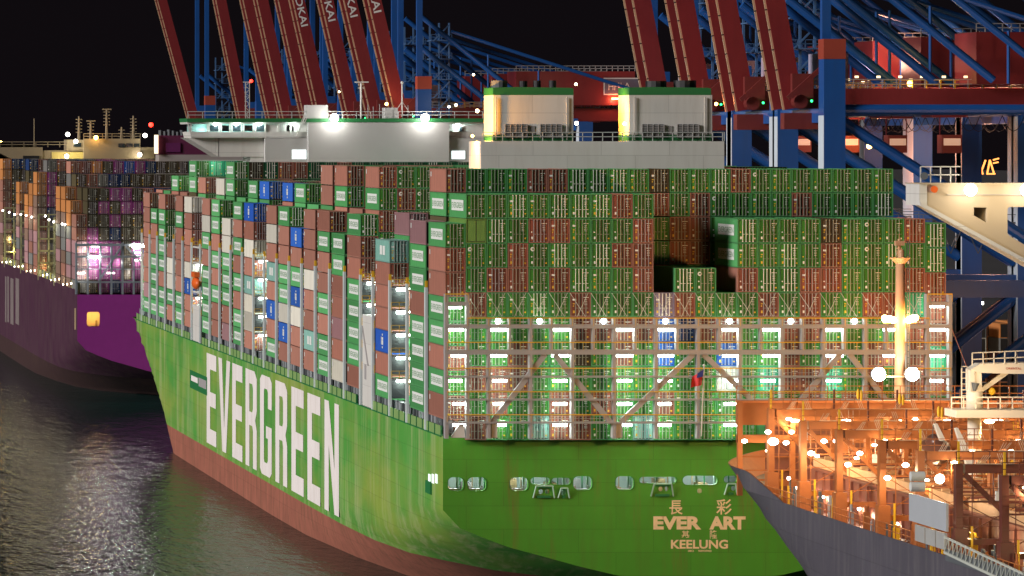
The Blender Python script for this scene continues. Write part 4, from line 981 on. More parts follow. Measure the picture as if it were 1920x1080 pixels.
    q = MB().box(156.5, 163, Yc - 6.5, Yc - 4.2, 59.6, 61.9); q.bar((157, Yc - 6.5, 64), (162, Yc - 6.5, 68.5), .5, .6); q.box(158, 161, Yc - 5, Yc - 3.9, 64, 67.5); q.tube((159, Yc - 6, 63.5), (159, Yc - 4, 63.5), 1.0, 12); q.build('boom_hinge_machinery', mat('dark_red_machinery', (.15, .02, .018)), cr)
    if house:
        hx = 184 + (0 if not sign else -1); h = MB().box(hx, hx + 26, Yc - 5.5, Yc + 5.5, 66, 73.4).build('machine_house', crane_red, cr)
        MB().rail([(hx, Yc - 5.5, 73.4), (hx + 26, Yc - 5.5, 73.4)], 1.2, 1.2, .06).build('handrail', grey_steel, h)
        if sign:
            sg = MB(); Y = Yc - 5.6; a = P(1134, 176, Y); b = P(1212, 148, Y)
            sg.box(a.x, b.x, Y - .12, Y, a.z, b.z, 0); sg.box(a.x - .25, b.x + .25, Y - .02, Y + .05, a.z - .25, b.z + .25, 1)
            for s_, c0, c1 in (('H', 1141, 1150), ('H', 1152, 1161), ('L', 1164, 1169), ('A', 1169, 1183)):
                o = P(c0, 169, Y - .16); text_mb(sg, s_, o, P(c1, 169, Y - .16) - o, P(c0, 155, Y - .16) - o, 2, -.006)
            sg.build('sign', [mat('sign_grey', (.11, .10, .14)), mat('sign_frame', (.7, .6, .55)), mat('sign_letter', (.75, .68, .6))], h)
            MB().box(a.x + 1.5, a.x + 3, Y - .4, Y - .1, a.z - 1.2, a.z - .9).build('sign_lamp', L_sod, h); point((a.x + 2, Y - 1.5, a.z - 1.4), 700, (1, .25, .12), .3)
    if wide > 13.2:     # trolley with the driver's cab hanging under the girder, cable loops, walkway lights
        tx_ = 178.5 if Yc > 650 else 190
        tr_ = MB().box(tx_, tx_ + 5, Yc - 3, Yc + 3, 61.3, 62.4); tr_.bar((tx_ + 1, Yc - 3, 61.3), (tx_ + 1, Yc - 3, 58.8), .12); tr_.bar((tx_ + 4, Yc - 3, 61.3), (tx_ + 4, Yc - 3, 58.8), .12); to = tr_.build('trolley', crane_red, cr)
        MB().box(tx_ + .8, tx_ + 3.6, Yc - 5, Yc - 2.4, 56.2, 58.8).build('driver_cab', crane_orange, to); MB().box(tx_ + 1, tx_ + 3.4, Yc - 5.06, Yc - 5.01, 57.3, 58.3).build('cab_window', L_cabwin, to)
        q = MB()
        for i in range(14):
            xa = 165 + i * 3.2; z = 61.6
            for j in range(6): f0, f1 = j / 6, (j + 1) / 6; q.bar((xa + 3.2 * f0, Yc + 4.6, z - 9 * f0 * (1 - f0)), (xa + 3.2 * f1, Yc + 4.6, z - 9 * f1 * (1 - f1)), .09)
        q.build('festoon_cable', black, cr)
        q = MB()
        for i in range(16): q.box(164 + i * 3.1, 164.5 + i * 3.1, Yc - 4.3, Yc - 4.1, 66.9, 67.2)
        q.build('walkway_light', L_dimwarm, cr)
        q = MB()
        for i in range(9): q.bar((163.5 + i * 3.6, Yc + wide - .5, 46.0), (163.5 + i * 3.6, Yc + wide - .5, 47.2), .08)
        q.bar((163, Yc + wide - .5, 46), (196, Yc + wide - .5, 46), .25); q.bar((163, Yc + wide - .5, 47.2), (196, Yc + wide - .5, 47.2), .1)
        for i in range(8): q.bar((163.5 + i * 4, Yc + wide - .5, 46), (165.5 + i * 4, Yc + wide - .5, 41.5), .12); q.bar((167.5 + i * 4, Yc + wide - .5, 46), (165.5 + i * 4, Yc + wide - .5, 41.5), .12)
        q.build('cross_walkway', dark_steel, cr)
    if legs:
        MB().ell((160.5, Yc - 6, 63.6), .18, .18, .18).build('signal_lamp', L_green, cr)
    return cr
ordn = ['nearest', 'second', 'third', 'fourth']
for k, (Yc, sl, tx_) in enumerate(((655, .175, None), (684, .18, None), (711.5, .185, None), (741.5, .19, None))):
    crane(Yc, sl, 'blue and red gantry crane, raised boom, %s of the four behind the green ship stern' % ordn[k], tx_, cap=(k == 0))
lo = [(1007, .235, 24.4, True), (1042, .235, 24.4, False), (1078, .23, 24.4, False), (1126, .225, 24.4, False), (1153, .22, None, False), (1193, .22, None, False), (1221, .22, None, False), (1285, .20, None, False), (1408, .27, None, False)]
for k, (Yc, sl, tx_, sg) in enumerate(lo):
    crane(Yc, sl, 'crane with %sraised red boom, %s from the right in the far left row' % ('lettered ' if tx_ else '', ORD[k]), tx_, wide=9 if k in (4, 6) else 13, house=(k < 3), sign=sg, cap=k in (0, 8))
# orange glow around machinery of the nearer cranes, work lights
WL = [(1343, 195, 690, 900, (1, .22, .05), L_sod, .25, 'orange red lamp beside the right edge of the second funnel block'), (1706, 157, 660, 1200, (1, .6, .15), L_sod, .4, 'yellow lamp on the red girder right of the thick blue post'),
      (1630, 274, 700, 2200, (1, .35, .08), L_sod, .4, 'orange lamp under the blue diagonal tube'), (888, 140, 985, 700, (1, .3, .1), L_warm, .25, 'lamp at the foot of the blue stays above the left funnel'),
      (895, 208, 985, 400, (1, .7, .3), L_warm, .4, 'yellow lamp just left of the funnel block'), (855, 197, 985, 300, (1, .8, .5), L_warm, .3, 'middle lamp of three beside the wheelhouse rail'),
      (842, 200, 985, 200, (1, 1, 1), L_white, .25, 'white lamp beside the wheelhouse rail, leftmost of three'), (725, 195, 1000, 1400, (1, .55, .2), L_sod, .35, 'orange lamp at the boom foot above the grey locker'),
      (1752, 134, 690, 500, (1, .7, .3), L_warm, .25, 'lamp on the machine house steps between blue tubes'), (1775, 108, 690, 300, (1, .5, .1), L_sod, .2, 'small orange lamp on the machine house wall'),
      (636, 172, 1060, 200, (1, .7, .3), L_warm, .22, 'small lamp between two raised red booms'), (1080, 158, 985, 400, (1, .9, .6), L_warm, .3, 'lamp cluster above the right end of the left funnel')]
for px, py, Y, pw, c, m, r, lab in WL:
    p = P(px, py, Y); o = thing('work_light', lab, 'lamp', tuple(p), 'work lights on the cranes')
    MB().ell(p, r, r * .7, r).build('lamp_glass', m, o); MB().box(p.x - r * .8, p.x + r * .8, p.y + r * .5, p.y + r, p.z - r * .8, p.z + r * 1.1).build('lamp_housing', dark_steel, o); point(p + Vector((-.6, -1.5, 0)), pw, c, .4)
for px, py, Y, nm in ((411, 10, 1300, 'on the crane at the top left'), (283, 234, 1600, 'low over the magenta casing')):
    o = MB().ell(P(px, py, Y), .8, .8, .8).build('warning_light', L_red); tag(o, 'small red warning light ' + nm, 'lamp', 'red warning lights')
# blue light wash on the nearest crane tower
# yard boxes and poles on the quay seen through the crane legs
q = MB(); rr = random.Random(3)
yard = []
for r_ in range(6):
    for t in range(5):
        Y = 905 + (r_ % 2) * 8; x = XX(1826, Y) + r_ * 2.6
        col = rr.choice(['brown', 'white', 'grey', 'mauve', 'orange', 'white'])
        o = MB().add(BODY).build('shipping_container', [CM[col][0], CM[col][1], black]); o.location = (x, Y, 7.5 + t * 2.9)
        tag(o, '%s container in the yard behind the crane legs, %s stack from left, %s up' % (CCOL[col][1], ORD[r_], ORD[t]), 'shipping container', 'containers in the yard')
for px in (1837, 1906):
    o = thing('light_pole', 'white floodlight pole on the quay %s the yard stacks' % ('in front of' if px < 1900 else 'to the right of'), 'light pole', (XX(px, 880), 880, 7.5), 'light poles on the quay')
    MB().tube((XX(px, 880), 880, 7.5), P(px, 570, 880), .25, 8).build('pole', crane_pale, o); MB().box(XX(px, 880) - .6, XX(px, 880) + .6, 879.5, 880.2, ZZ(571, 880), ZZ(566, 880)).build('lamp_head', L_white, o)
    point(P(px, 575, 876), 2500, (1, .85, .5), .4)
for x, y, z, pw in ((190, 600, 30, 14000), (222, 640, 28, 16000), (200, 700, 26, 12000), (240, 760, 30, 16000), (195, 560, 22, 9000)): point((x, y, z), pw, (1, .58, .42), 1.5)  # added fill lights without fixtures, brightening the quay and crane legs
for px, py, Y, pw, c in ((1700, 660, 760, 9000, (1, .6, .45)), (1880, 650, 780, 9000, (1, .6, .4)), (1660, 300, 720, 5000, (1, .4, .25)), (1850, 290, 720, 6000, (1, .5, .35)), (1800, 450, 740, 9000, (1, .55, .45)), (1900, 250, 700, 7000, (1, .5, .3)), (1640, 120, 700, 5000, (1, .45, .3)), (1850, 120, 690, 8000, (1, .5, .3))):
    point(P(px, py, Y), pw, c, 1)  # more added fill among the crane legs, no lamp bodies here
# faintly lit sign of dancing orange decoration omitted; orange lit truss
o = MB()
for a in ((1834, 300, 1843, 327), (1848, 300, 1838, 327), (1856, 300, 1851, 326), (1856, 300, 1864, 326), (1850, 326, 1866, 326), (1862, 300, 1873, 297), (1862, 306, 1872, 304)): o.bar(P(a[0], a[1], 800), P(a[2], a[3], 800), .25)
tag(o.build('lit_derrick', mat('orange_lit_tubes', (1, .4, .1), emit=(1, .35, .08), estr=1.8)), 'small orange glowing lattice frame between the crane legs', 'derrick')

# ================================================================ THE NEAR SHIP (right)
NX, NH = 108.0, 23.0; NC_ = NX + NH; ND = 22.4
near = thing('container_ship', 'grey hulled ship in the near right corner with empty orange lit deck', 'ship', (NC_, 420, 0), 'container ships')
bn = lambda z: float(np.interp(z, [0, 16.4, 19.6, 23.7, 26], [372, 434, 450, 468, 474])); sn = lambda z: float(np.interp(z, [0, 24], [497, 516]))
st = [(y, (lambda z: 0.0)) for y in (230, 260, 300, 340)]
for y in np.linspace(360, 515.9, 44):
    def fn(z, y=float(y)):
        a, b = bn(z), sn(z); t = min(1, max(0, (y - a) / (b - a))); return NH * t ** 1.55
    st.append((float(y), fn))
loft(NX, NH, st, ND, 4.7, (grey_hull, boot_red), near)
# bulwark rising towards the bow
mb = MB(); ys = np.linspace(448, 515, 30)
def hx(y, z):
    a, b = bn(z), sn(z); t = min(1, max(0, (y - a) / (b - a))); return NX + NH * t ** 1.55
for a, b in zip(ys[:-1], ys[1:]):
    za, zb = ND + min(1, (a - 448) / 15) * 2.0, ND + min(1, (b - 448) / 15) * 2.0
    mb.face([(hx(a, ND), a, ND), (hx(b, ND), b, ND), (hx(b, zb), b, zb), (hx(a, za), a, za)]); mb.face([(hx(a, ND) + .15, a, ND), (hx(b, ND) + .15, b, ND), (hx(b, zb) + .15, b, zb), (hx(a, za) + .15, a, za)], 1)
mb.build('bow_bulwark', [grey_hull, orange_steel], near, True)
MB().box(NX + .3, NX + 2 * NH - .3, 235, 456, ND - 1.3, ND - 1.0).build('deck', deck_brown, near)
MB().prism([(NC_ - 15, ND - 1.2), (NC_ + 15, ND - 1.2), (NC_ + 15, ND - .9), (NC_ - 15, ND - .9)], 468, 478).build('foredeck', deck_brown, near)
# transverse lashing bridges, hatch covers
BR = [(456.5, 32.8), (443.4, 32.4), (429.6, 32.4), (414.3, 32.4), (401.5, 32.3), (389.5, 32.0), (376.0, 32.0), (362.5, 32.0)]
dusk_steel = mat('unlit_red_steel', (0.13, 0.032, 0.022), 0.5, var=0.2, dirt_amt=.4)  # darkened orange steel: the lack of lamplight is put into the colour
rod_m = mat('galvanised_rod', (.50, .36, .25), .5)
def obridge(Y, zt, k):
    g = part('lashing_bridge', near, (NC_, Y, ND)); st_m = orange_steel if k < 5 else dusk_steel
    xs = [NX + .5 + 6.3 * i for i in range(8)]
    for i, x in enumerate(xs):
        w_ = .6 if i == 0 else .42
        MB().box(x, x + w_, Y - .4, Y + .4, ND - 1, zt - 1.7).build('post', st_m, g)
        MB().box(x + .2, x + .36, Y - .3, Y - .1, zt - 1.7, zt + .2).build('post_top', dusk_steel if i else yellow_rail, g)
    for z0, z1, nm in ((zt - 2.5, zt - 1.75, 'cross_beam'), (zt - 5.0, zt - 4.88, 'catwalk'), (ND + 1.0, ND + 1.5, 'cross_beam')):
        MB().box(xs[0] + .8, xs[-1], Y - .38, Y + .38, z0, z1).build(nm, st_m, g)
    for i in range(len(xs) - 1):
        a, b = xs[i] + .5, xs[i + 1]; zl = ND + 1.6
        if i % 3 == 0: MB().bar((a + .3, Y - .2, zt - 2.6), (b, Y - .2, zl), .3, .42).build('diagonal_brace', st_m, g)
        elif i % 3 == 1: MB().bar((b, Y - .2, zt - 2.6), (a, Y - .2, zl), .3, .36).build('diagonal_brace', st_m, g)
    q = MB(); q.rail([(xs[0], Y - .5, zt - 1.75), (xs[-1], Y - .5, zt - 1.75)], 1.1, 1.4, .035); q.rail([(xs[0], Y - .6, zt - 4.9), (xs[-1], Y - .6, zt - 4.9)], 1.1, 1.4, .03); q.build('handrail', st_m, g)
    q = MB(); rr = random.Random(k + 90)
    for i in range(22):
        x = xs[0] + 1.2 + i * 1.95 + rr.uniform(-.3, .3); q.bar((x, Y - .45, zt - 5 if i % 3 else ND), (x, Y - .45, zt - 2.5), .07)
    for i in range(7): a = xs[i] + .5; q.bar((a, Y + .3, zt - 4.9), (a + 5.8, Y + .3, ND + 1.6), .07); q.bar((a + 5.8, Y + .35, zt - 4.9), (a, Y + .35, ND + 1.6), .07)
    for z in (zt - 3.4, zt - 6.2, ND + 2.6): q.bar((xs[0], Y - .42, z), (xs[-1], Y - .42, z), .06)
    q.build('bridge_lattice', st_m, g)
    for i in range(3):
        x = xs[2 * i + 1] + 1.6; q = MB(); q.bar((x, Y - .7, ND), (x, Y - .7, zt - 1.8), .06); q.bar((x + .45, Y - .7, ND), (x + .45, Y - .7, zt - 1.8), .06)
        for j in range(22): q.bar((x, Y - .7, ND + .3 + j * .36), (x + .45, Y - .7, ND + .3 + j * .36), .045)
        q.build('ladder', yellow_rail if i == 1 else rod_m, g)
    for i in range(6):
        x = xs[i] + 3.3; q = MB().box(x, x + .5, Y - .8, Y - .45, zt - 4.8, zt - 4.0); q.bar((x + .25, Y - .6, zt - 4.0), (x + .25, Y - .6, zt - 2.6), .05); q.build('junction_box', [grey_steel, yellow_rail, white_paint][(i + k) % 3], g)
    rr = random.Random(k)
    for i in range(8):      # stowed lashing rods, fanned
        x = xs[0] + 1.8 + i * 5.3; q = MB()
        for j in range(4): s_ = rr.uniform(.5, .9); q.bar((x + j * .16, Y - .62, zt - 1.7), (x + j * .16 + s_ * .7, Y - .62, zt - .95), .04)
        for j in range(3): q.bar((x + 2.0 + j * .18, Y - .62, zt - 1.75), (x + 1.65 + j * .18, Y - .62, zt - .8), .045)
        q.bar((x - .05, Y - .62, zt - 1.68), (x + 2.5, Y - .62, zt - 1.68), .07); q.build('rod_rack', rod_m, g)
    for i in range(7):
        a = xs[i] + 2.0 + (k % 3) * 1.2; Ym = Y - .5
        if i % 2 == k % 2: lamp(g, (a, Ym, zt - 2.7), .34, .2, .12, m=L_warm2, power=330, col=(1, .70, .34), ell=True, drop=.3, dy=-.3)
        else: lamp(g, (a + 2.2, Ym, zt - 5.3), .30, .2, .12, m=L_warm2, power=330, col=(1, .70, .34), ell=True, drop=.3, dy=-.3)
    MB().box(xs[0] - .15, xs[0] + .95, Y - .6, Y + .6, ND - 1, ND + 2.4).build('post_foot', st_m, g)
    MB().bar((xs[0] + 1.3, Y - .6, ND - 1), (xs[0] + 1.3, Y - .6, ND + 2.6), .16).build('ladder', yellow_rail, g)
for k, (Y, zt) in enumerate(BR): obridge(Y, zt, k)
for k in range(len(BR) - 1):
    ya, yb = BR[k + 1][0] + 1.0, BR[k][0] - 1.0
    for j in range(3):
        xa = NX + 4.8 + j * 12.3; q = MB(); q.box(xa, xa + 12.0, ya, yb, ND + 3.0, ND + 4.0)
        for i in range(4): y = ya + 1.6 + i * 2.8; q.box(xa + .2, xa + 11.8, y, y + .35, ND + 4.0, ND + 4.25, i % 2)
        for i in range(3): x = xa + 2 + i * 3.6; q.box(x, x + .7, ya + .5, ya + .9, ND + 4.0, ND + 4.5, 1)
        q.build('hatch_cover', [hatch_tan, deck_brown], near)
    q = MB().box(NX + 4.2, NX + 4.5, ya - 1, yb + 1, ND - 1, ND + 2.9)
    q.box(NX + 4.0, NX + 4.6, ya - 1, yb + 1, ND + 2.9, ND + 3.1)
    for i in range(4): y = ya + 1 + i * 3; q.box(NX + 3.95, NX + 4.2, y, y + .3, ND - 1, ND + 2.8)
    q.build('hatch_coaming', deck_brown, near)
    MB().rail([(NX + .12, ya - .6, ND), (NX + .12, yb + .5, ND)], 1.1, 1.5, .035).build('handrail', orange_steel, near)
    rr = random.Random(k + 50)
    for i in range(7):
        y = ya + rr.uniform(0, 11); x = NX + rr.uniform(.8, 3.2); h = rr.uniform(.5, 1.9); wd = rr.uniform(.15, .6)
        q = MB().box(x, x + wd, y, y + wd, ND - 1, ND + h * .6)
        q.tube((x + wd / 2, y + wd / 2, ND + h * .6), (x + wd / 2, y + wd / 2, ND + h), wd * .4, 8); q.bar((x, y, ND + h * .8), (x + wd, y, ND + h * .8), .06)
        q.build('deck_fitting', [yellow_rail, orange_steel, grey_steel, dark_steel][rr.randrange(4)], near)
for px, py in ((1479, 897), (1495, 915), (1527, 925), (1543, 931), (1582, 944), (1611, 954), (1646, 975), (1682, 983), (1565, 938), (1628, 965)):
    Yd = (NX + 3.9) * F / (px + 600); lamp(near, P(px, py, Yd), .18, .2, .18, m=L_white, power=110, col=(1, .85, .6), ell=True, drop=0, dy=-.4, name='deck_lamp')
for px, py, Yl, rr_ in ((1396, 827, 462, .4), (1450, 828, 452, .7), (1440, 810, 452, .4), (1484, 810, 448, .36), (1474, 830, 448, .4), (1521, 850, 441, .45), (1545, 827, 440, .4), (1568, 827, 436, .4), (1612, 850, 427, .4), (1590, 871, 427, .4), (1664, 896, 412, .42), (1698, 872, 404, .42), (1532, 855, 441, .3)):
    lamp(near, P(px, py, Yl), rr_ * .75, .2, rr_ * .5, m=L_white, power=420, col=(1, .70, .34), ell=True, drop=.2, dy=-.4, name='floodlight')
# first bay: solid top wall, open below, dark recess behind
YF = 469.0
MB().box(NX + .3, NX + 2 * NH - .3, YF, YF + .4, 28.7, 31.0).build('breakwater', orange_steel, near)
MB().box(NX + 4, NX + 2 * NH - 4, YF + 3, YF + 3.3, 21.5, 30).build('breakwater_back', deck_brown, near)
MB().box(NX + .3, NX + 2 * NH - .3, YF - .4, YF + .3, 26.9, 27.7).build('breakwater_beam', orange_steel, near)
for i in range(9): MB().box(NX + .3 + i * 5.4, NX + .8 + i * 5.4, YF - .5, YF, 21.5, 31.1).build('breakwater_rib', orange_steel, near)
for z in (22.8, 23.8, 25.2): MB().box(NX + 1, NX + 40, YF + 2.6, YF + 3, z, z + .14).build('breakwater_stiffener', orange_steel, near)
MB().box(NX + .3, NX + 2 * NH - .3, YF - .3, YF + .6, 31.0, 31.2).build('breakwater_cap', mat('lit_orange_cap', (.6, .18, .05)), near)
MB().rail([(NX + .3, YF, 31.2), (NX + 45, YF, 31.2)], 1.5, 1.8, .04).build('handrail', orange_steel, near)
for i in range(8): lamp(near, (NX + 6 + i * 5.2, YF - 1.2, 29.2), .5, .2, .16, m=L_warm2, power=420, col=(1, .70, .34), ell=True, dy=-.6, name='floodlight')
for i in range(6): lamp(near, (NX + 3 + i * 6.2, YF - 2.2, 26.2), .3, .2, .12, m=L_warm2, power=420, col=(1, .68, .32), ell=True, dy=-.4, name='floodlight')
for px, py, Y in ((1609, 739, 452), (1687, 748, 452), (1760, 772, 440)):
    for d in (0, 6): MB().ell(P(px + d, py + d * .3, Y), .16, .16, .55).build('twistlock_bin', mat('bright_yellow', (.85, .50, .02)), near)
# foremast
fm = part('foremast', near, (NC_, 492, 24))
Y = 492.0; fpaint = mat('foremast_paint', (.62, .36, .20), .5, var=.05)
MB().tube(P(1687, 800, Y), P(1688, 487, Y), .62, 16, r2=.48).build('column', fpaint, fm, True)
MB().tube(P(1688, 494, Y), P(1688, 483, Y), .5, 16, r2=1.1).build('top_platform', fpaint, fm)
q = MB().tube(P(1686, 484, Y), P(1686, 448, Y), .16, 8); q.bar(P(1678, 456, Y), P(1695, 456, Y), .5, .5); q.tube(P(1690, 483, Y), P(1690, 472, Y), .3, 10); q.ell(P(1690, 472, Y), .32, .32, .3); q.bar(P(1680, 482, Y), P(1685, 465, Y), .08); q.bar(P(1693, 482, Y), P(1688, 465, Y), .08); q.bar(P(1686, 448, Y), P(1686, 438, Y), .08); q.build('light_bracket', fpaint, fm)
q = MB(); 
for k in range(30): z = 30 + k * .65; q.bar((XX(1700, Y), Y - .2, z), (XX(1703, Y), Y - .2, z), .07)
q.bar((XX(1700, Y), Y - .2, 28), (XX(1700, Y), Y - .2, 47), .07); q.bar((XX(1704, Y), Y - .2, 28), (XX(1704, Y), Y - .2, 47), .07); q.build('ladder', dark_steel, fm)
MB().bar(P(1655, 604, Y), P(1718, 604, Y), .18).build('crossarm', fpaint, fm)
for px, py in ((1659, 597), (1668, 598), (1675, 600), (1704, 600), (1711, 597), (1716, 596)):
    MB().ell(P(px, py, Y - .5), .36, .25, .36).build('sodium_lamp', L_sodx, fm)
for px in (1664, 1710): point(P(px, 600, Y + 8), 9000, (1, .42, .08), .4)
spot(P(1690, 600, Y + 2), P(1680, 590, 548), 60000, (1, .42, .06), 26, .8, 1.0)
for px in (1664, 1710): point(P(px, 600, Y - 1.6), 900, (1, .5, .12), .4)
for px in (1648, 1711):
    p = P(px, 702, Y - 2); MB().ell(p, .72, .35, .72).build('floodlight', L_flood, fm); MB().tube(p + Vector((0, .2, 0)), p + Vector((0, .7, 0)), .75, 14).build('floodlight_housing', dark_steel, fm); point(p + Vector((0, -1.6, 0)), 900, (1, .8, .5), .5)
MB().bar(P(1648, 706, Y - 1), P(1712, 706, Y - 1), .2).build('crossarm', fpaint, fm)
point(P(1672, 540, Y - 3), 260, (1, .5, .2), .6)
spot(P(1665, 600, Y + 3), (112, 552, 44), 12000, (1, .70, .36), 110, 1.5, .9)
spot(P(1711, 600, Y + 3), (137, 552, 42), 15000, (1, .55, .16), 110, 1.5, .9)
# deck crane
YD = 425.0
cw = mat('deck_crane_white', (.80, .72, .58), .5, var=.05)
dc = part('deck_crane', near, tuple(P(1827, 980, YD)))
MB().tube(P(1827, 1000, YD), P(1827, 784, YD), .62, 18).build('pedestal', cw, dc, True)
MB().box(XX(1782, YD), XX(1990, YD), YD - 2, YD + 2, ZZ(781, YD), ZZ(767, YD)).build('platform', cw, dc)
MB().rail([P(1784, 767, YD - 2), P(1990, 767, YD - 2)], 1.1, 1.1, .045).rail([P(1784, 767, YD + 2), P(1990, 767, YD + 2)], 1.1, 1.1, .045).build('handrail', cw, dc)
MB().tube(P(1827, 767, YD), P(1827, 733, YD), .75, 16).build('slewing_column', cw, dc, True)
q = MB().box(XX(1815, YD), XX(1823, YD), YD - .8, YD + .8, ZZ(733, YD), ZZ(693, YD)); q.prism([(XX(1824, YD), ZZ(697, YD)), (XX(1836, YD), ZZ(697, YD)), (XX(1838, YD), ZZ(733, YD)), (XX(1822, YD), ZZ(733, YD))], YD - .7, YD + .7); q.build('housing', cw, dc)
q = MB().prism([(XX(1815, YD), ZZ(692, YD)), (XX(1833, YD), ZZ(681, YD)), (XX(1985, YD), ZZ(678, YD)), (XX(1985, YD), ZZ(701, YD)), (XX(1890, YD), ZZ(700, YD)), (XX(1830, YD), ZZ(698, YD))], YD - .9, YD + .9); q.build('jib', cw, dc)
MB().bar(P(1840, 731, YD), P(1887, 698, YD), .42).build('jib_strut', cw, dc)
MB().rail([P(1823, 686, YD - .9), P(1985, 679, YD - .9)], 1.2, 1.0, .045).build('handrail', cw, dc)
q = MB(); text_mb(q, 'ORIENTAL', P(1886, 693, YD - .93), P(1915, 693, YD - .93) - P(1886, 693, YD - .93), P(1886, 689, YD - .93) - P(1886, 693, YD - .93), 0, .01); q.build('jib_lettering', mat('red_lettering', (.5, .06, .03)), dc)
q = MB().tube(P(1827, 733, YD - 1.1), P(1829, 718, YD - 1.1), .16, 8, r2=.38); q.build('lamp_shade', dark_steel, dc)
q = MB()
for k in range(8): q.bar(P(1803, 764 - 11 * k, YD), P(1814, 764 - 11 * k, YD), .07)
q.bar(P(1803, 767, YD), P(1803, 690, YD), .09); q.bar(P(1814, 767, YD), P(1814, 690, YD), .09); q.build('ladder', cw, dc)
MB().bar(P(1785, 617, YD + 30), P(1829, 730, YD), .06).build('stay_wire', mat('rust_wire', (.5, .15, .08)), dc)
point(P(1790, 740, YD - 4), 350, (1, .75, .45), .4); point(P(1870, 725, YD - 5), 500, (1, .75, .45), .4); lamp(dc, P(1855, 790, YD), .5, .3, .2, m=L_warm, power=350, col=(1, .7, .35), ell=True)
MB().ell(P(1860, 734, YD - .5), .32, .25, .36).build('hook_block', mat('bright_yellow', (.85, .5, .02)), dc)
# lifeboat and davits
YL = 409.0
lf = thing('lifeboat', 'dark brown enclosed lifeboat hanging from white davits on the near ship', 'lifeboat', tuple(P(1754, 868, YL)))
q = MB(); q.ell(P(1754, 845, YL + 3), 1.12, 3.6, 1.25, nu=18, nv=12); q.build('hull', life_brown, lf, True)
MB().ell(P(1752, 829, YL + 2.4), .75, 1.3, .75).build('conning_dome', life_brown, lf, True)
MB().bar(P(1738, 856, YL), P(1770, 862, YL), .16, .18).build('fender', dark_steel, lf)
dv = part('davit', near, tuple(P(1760, 830, YL)))
for a in ((1751, 795, 1767, 824), (1790, 803, 1826, 872)): MB().prism([(XX(a[0], YL), ZZ(a[1], YL)), (XX(a[0] + 5, YL), ZZ(a[1] - 1, YL)), (XX(a[2] + 4, YL), ZZ(a[3], YL)), (XX(a[2] - (5 if a[0] < 1780 else 14), YL), ZZ(a[3] + 2, YL))], YL - .3, YL + .3).build('arm', mat('davit_white', (.78, .74, .66)), dv)
MB().bar(P(1750, 797, YL), P(1748, 822, YL), .07).build('fall_wire', dark_steel, dv)
# accommodation front deck with house walls and stair, panels, gangway along the side
MB().box(NX + 6, NX + 40, 384, 385, ND - 1, ND + 6).build('house_front', mat('warm_white_wall', (.74, .66, .50), .6, var=.08), near)
for i in range(6): MB().box(NX + 7 + i * 5, NX + 9 + i * 5, 383.6, 384, ND, ND + 2.4).build('doorway', orange_steel if i % 2 else dark_steel, near)
q = MB(); 
for k, y in enumerate((401, 399.0)): pass
q.box(NX - .25, NX - .05, 389.4, 401.2, ZZ(976, 401), ZZ(925, 401)); q.build('side_panel', mat('pale_grey_panel', (.38, .40, .43), .5, var=.06), near)
for a, b in ((399.4, 396.3), (396.0, 393), (392.7, 389.8)): MB().box(NX - .22, NX - .04, b, a, 22.9, 24.3).build('side_locker', mat('locker_grey', (.34, .34, .33)), near)
gw = part('gangway', near, (NX, 378, ND)); q = MB(); a, b = Vector((NX - .5, 389, ND + 1.7)), Vector((NX - .5, 366, ND + .7))
q.bar(a, b, .18, .16); q.bar(a - Vector((0, 0, 1.3)), b - Vector((0, 0, 1.3)), .18, .22); n = 18
for k in range(n): p0, p1 = a.lerp(b, k / n), a.lerp(b, (k + 1) / n); q.bar(p0 - Vector((0, 0, 1.3)), p1, .08); q.bar(p0, p0 - Vector((0, 0, 1.3)), .08)
q.build('truss', mat('gangway_aluminium', (.45, .47, .42)), gw); MB().box(NX - .44, NX - .3, 366, 389, ND - .3, ND + .7).build('gangway_back', dark_steel, gw)
for y in (392, 384, 377, 370): point((NX + 2.5, y, ND + 1.8), 250, (1, .8, .4), .2)
for i in range(6): point((NX + 8 + i * 3.5, 381.5, ND + 3.6), 700, (1, .80, .48), .3)
for px, py, Y in ((1762, 898, 398), (1720, 893, 396)):
    p = P(px, py, Y)
    if px == 1762: MB().ell(p, .42, .25, .42).build('floodlight', L_white, near); point(p + Vector((0, -1, -.2)), 350, (1, .97, .9), .3)
    else:
        for dz in (0, -.9): MB().tube(p + Vector((-.6, 0, dz)), p + Vector((.6, 0, dz)), .42, 12).build('liferaft', mat('raft_white', (.6, .62, .6)), near)
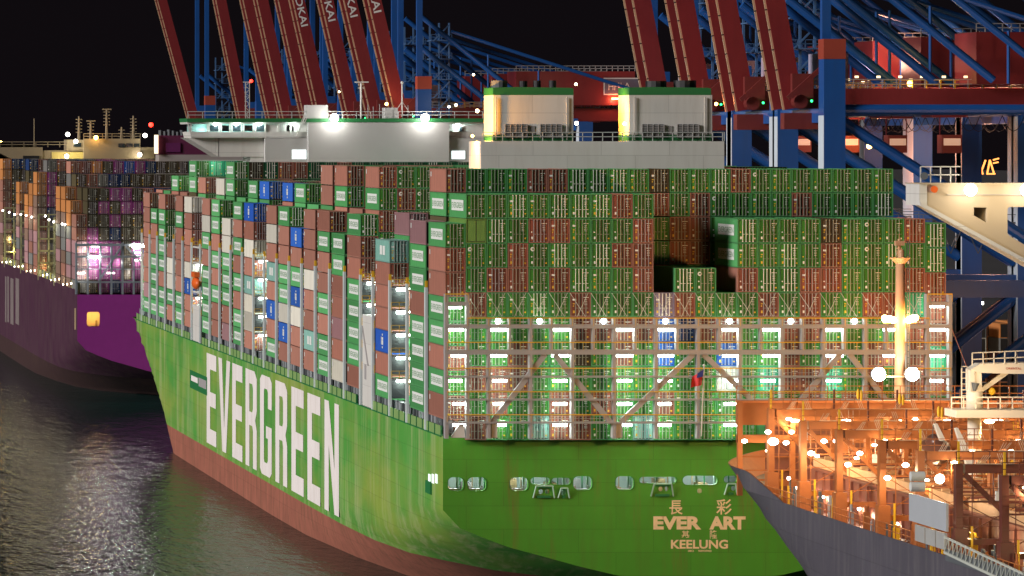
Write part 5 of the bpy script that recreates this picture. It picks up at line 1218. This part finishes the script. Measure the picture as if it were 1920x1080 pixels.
# bridge wing high on the right
bw = part('bridge_wing', near, (NX, 394.5, 50)); Y = 394.5
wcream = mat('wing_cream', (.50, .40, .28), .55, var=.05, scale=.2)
outer = [(XX(a, Y), ZZ(b, Y)) for a, b in ((1738, 345), (2100, 345), (2100, 590), (1738, 385))]
h1 = [(XX(a, Y), ZZ(b, Y)) for a, b in ((1826, 389), (1850, 389), (1850, 418), (1826, 404))]
h2 = [(XX(a, Y), ZZ(b, Y)) for a, b in ((1889, 392), (1892, 388), (2000, 388), (2000, 505), (1892, 442), (1889, 438))]
for yy_, nm in ((Y, 'bracket_plate'), (Y + 4.2, 'bracket_plate')):
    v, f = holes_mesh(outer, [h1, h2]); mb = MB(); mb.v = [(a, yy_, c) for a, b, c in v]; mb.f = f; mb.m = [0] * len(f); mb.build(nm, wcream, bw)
mb = MB()
for lp in (h1, h2, outer):
    for k in range(len(lp)):
        a, b = lp[k], lp[(k + 1) % len(lp)]
        if lp is outer and k != 2: continue
        mb.face([(a[0], Y, a[1]), (b[0], Y, b[1]), (b[0], Y + 4.2, b[1]), (a[0], Y + 4.2, a[1])])
mb.build('bracket_edge', wcream, bw)
MB().box(XX(1723.5, Y), XX(1738, Y), Y - .05, Y + 4.3, ZZ(385, Y), ZZ(345, Y)).build('wing_end', white_paint, bw)
MB().prism([(XX(1723, Y), ZZ(378, Y)), (XX(2100, Y), ZZ(583, Y)), (XX(2100, Y), ZZ(590, Y)), (XX(1724, Y), ZZ(386, Y))], Y - .4, Y - .02).build('flange', white_paint, bw)
MB().box(XX(1722, Y), XX(2100, Y), Y - .25, Y + 4.4, ZZ(345, Y), ZZ(343, Y)).build('wing_deck', wcream, bw)
MB().box(XX(1775, Y), XX(2100, Y), Y - .15, Y - .02, ZZ(366, Y), ZZ(364.5, Y)).build('rubbing_strip', grey_steel, bw)
q = MB().rail([P(1726, 343, Y), P(1801, 343, Y)], 1.4, .75, .045); q.rail([P(1801, 343, Y), P(1801, 343, Y + 4)], 1.4, 1, .045); q.build('handrail', white_paint, bw)
MB().tube(P(1733, 330, Y - .2), P(1733, 330, Y + .1), .33, 16).build('search_light', dark_steel, bw)
MB().tube(P(1752, 355, Y - .35), P(1752, 355, Y - .02), .3, 14).build('lifebuoy', life_orange, bw)
for px in (1820, 1925): p = P(px, 356, Y - 1.4); MB().ell(p, .55, .3, .55).build('floodlight', L_white, bw); point(p + Vector((0, -2.0, -.3)), 500, (1, .82, .5), .5)
MB().box(XX(1990, Y), XX(1990, Y) + 14, Y - 2, Y + 10, 20, 60).build('house_block', wcream, near)
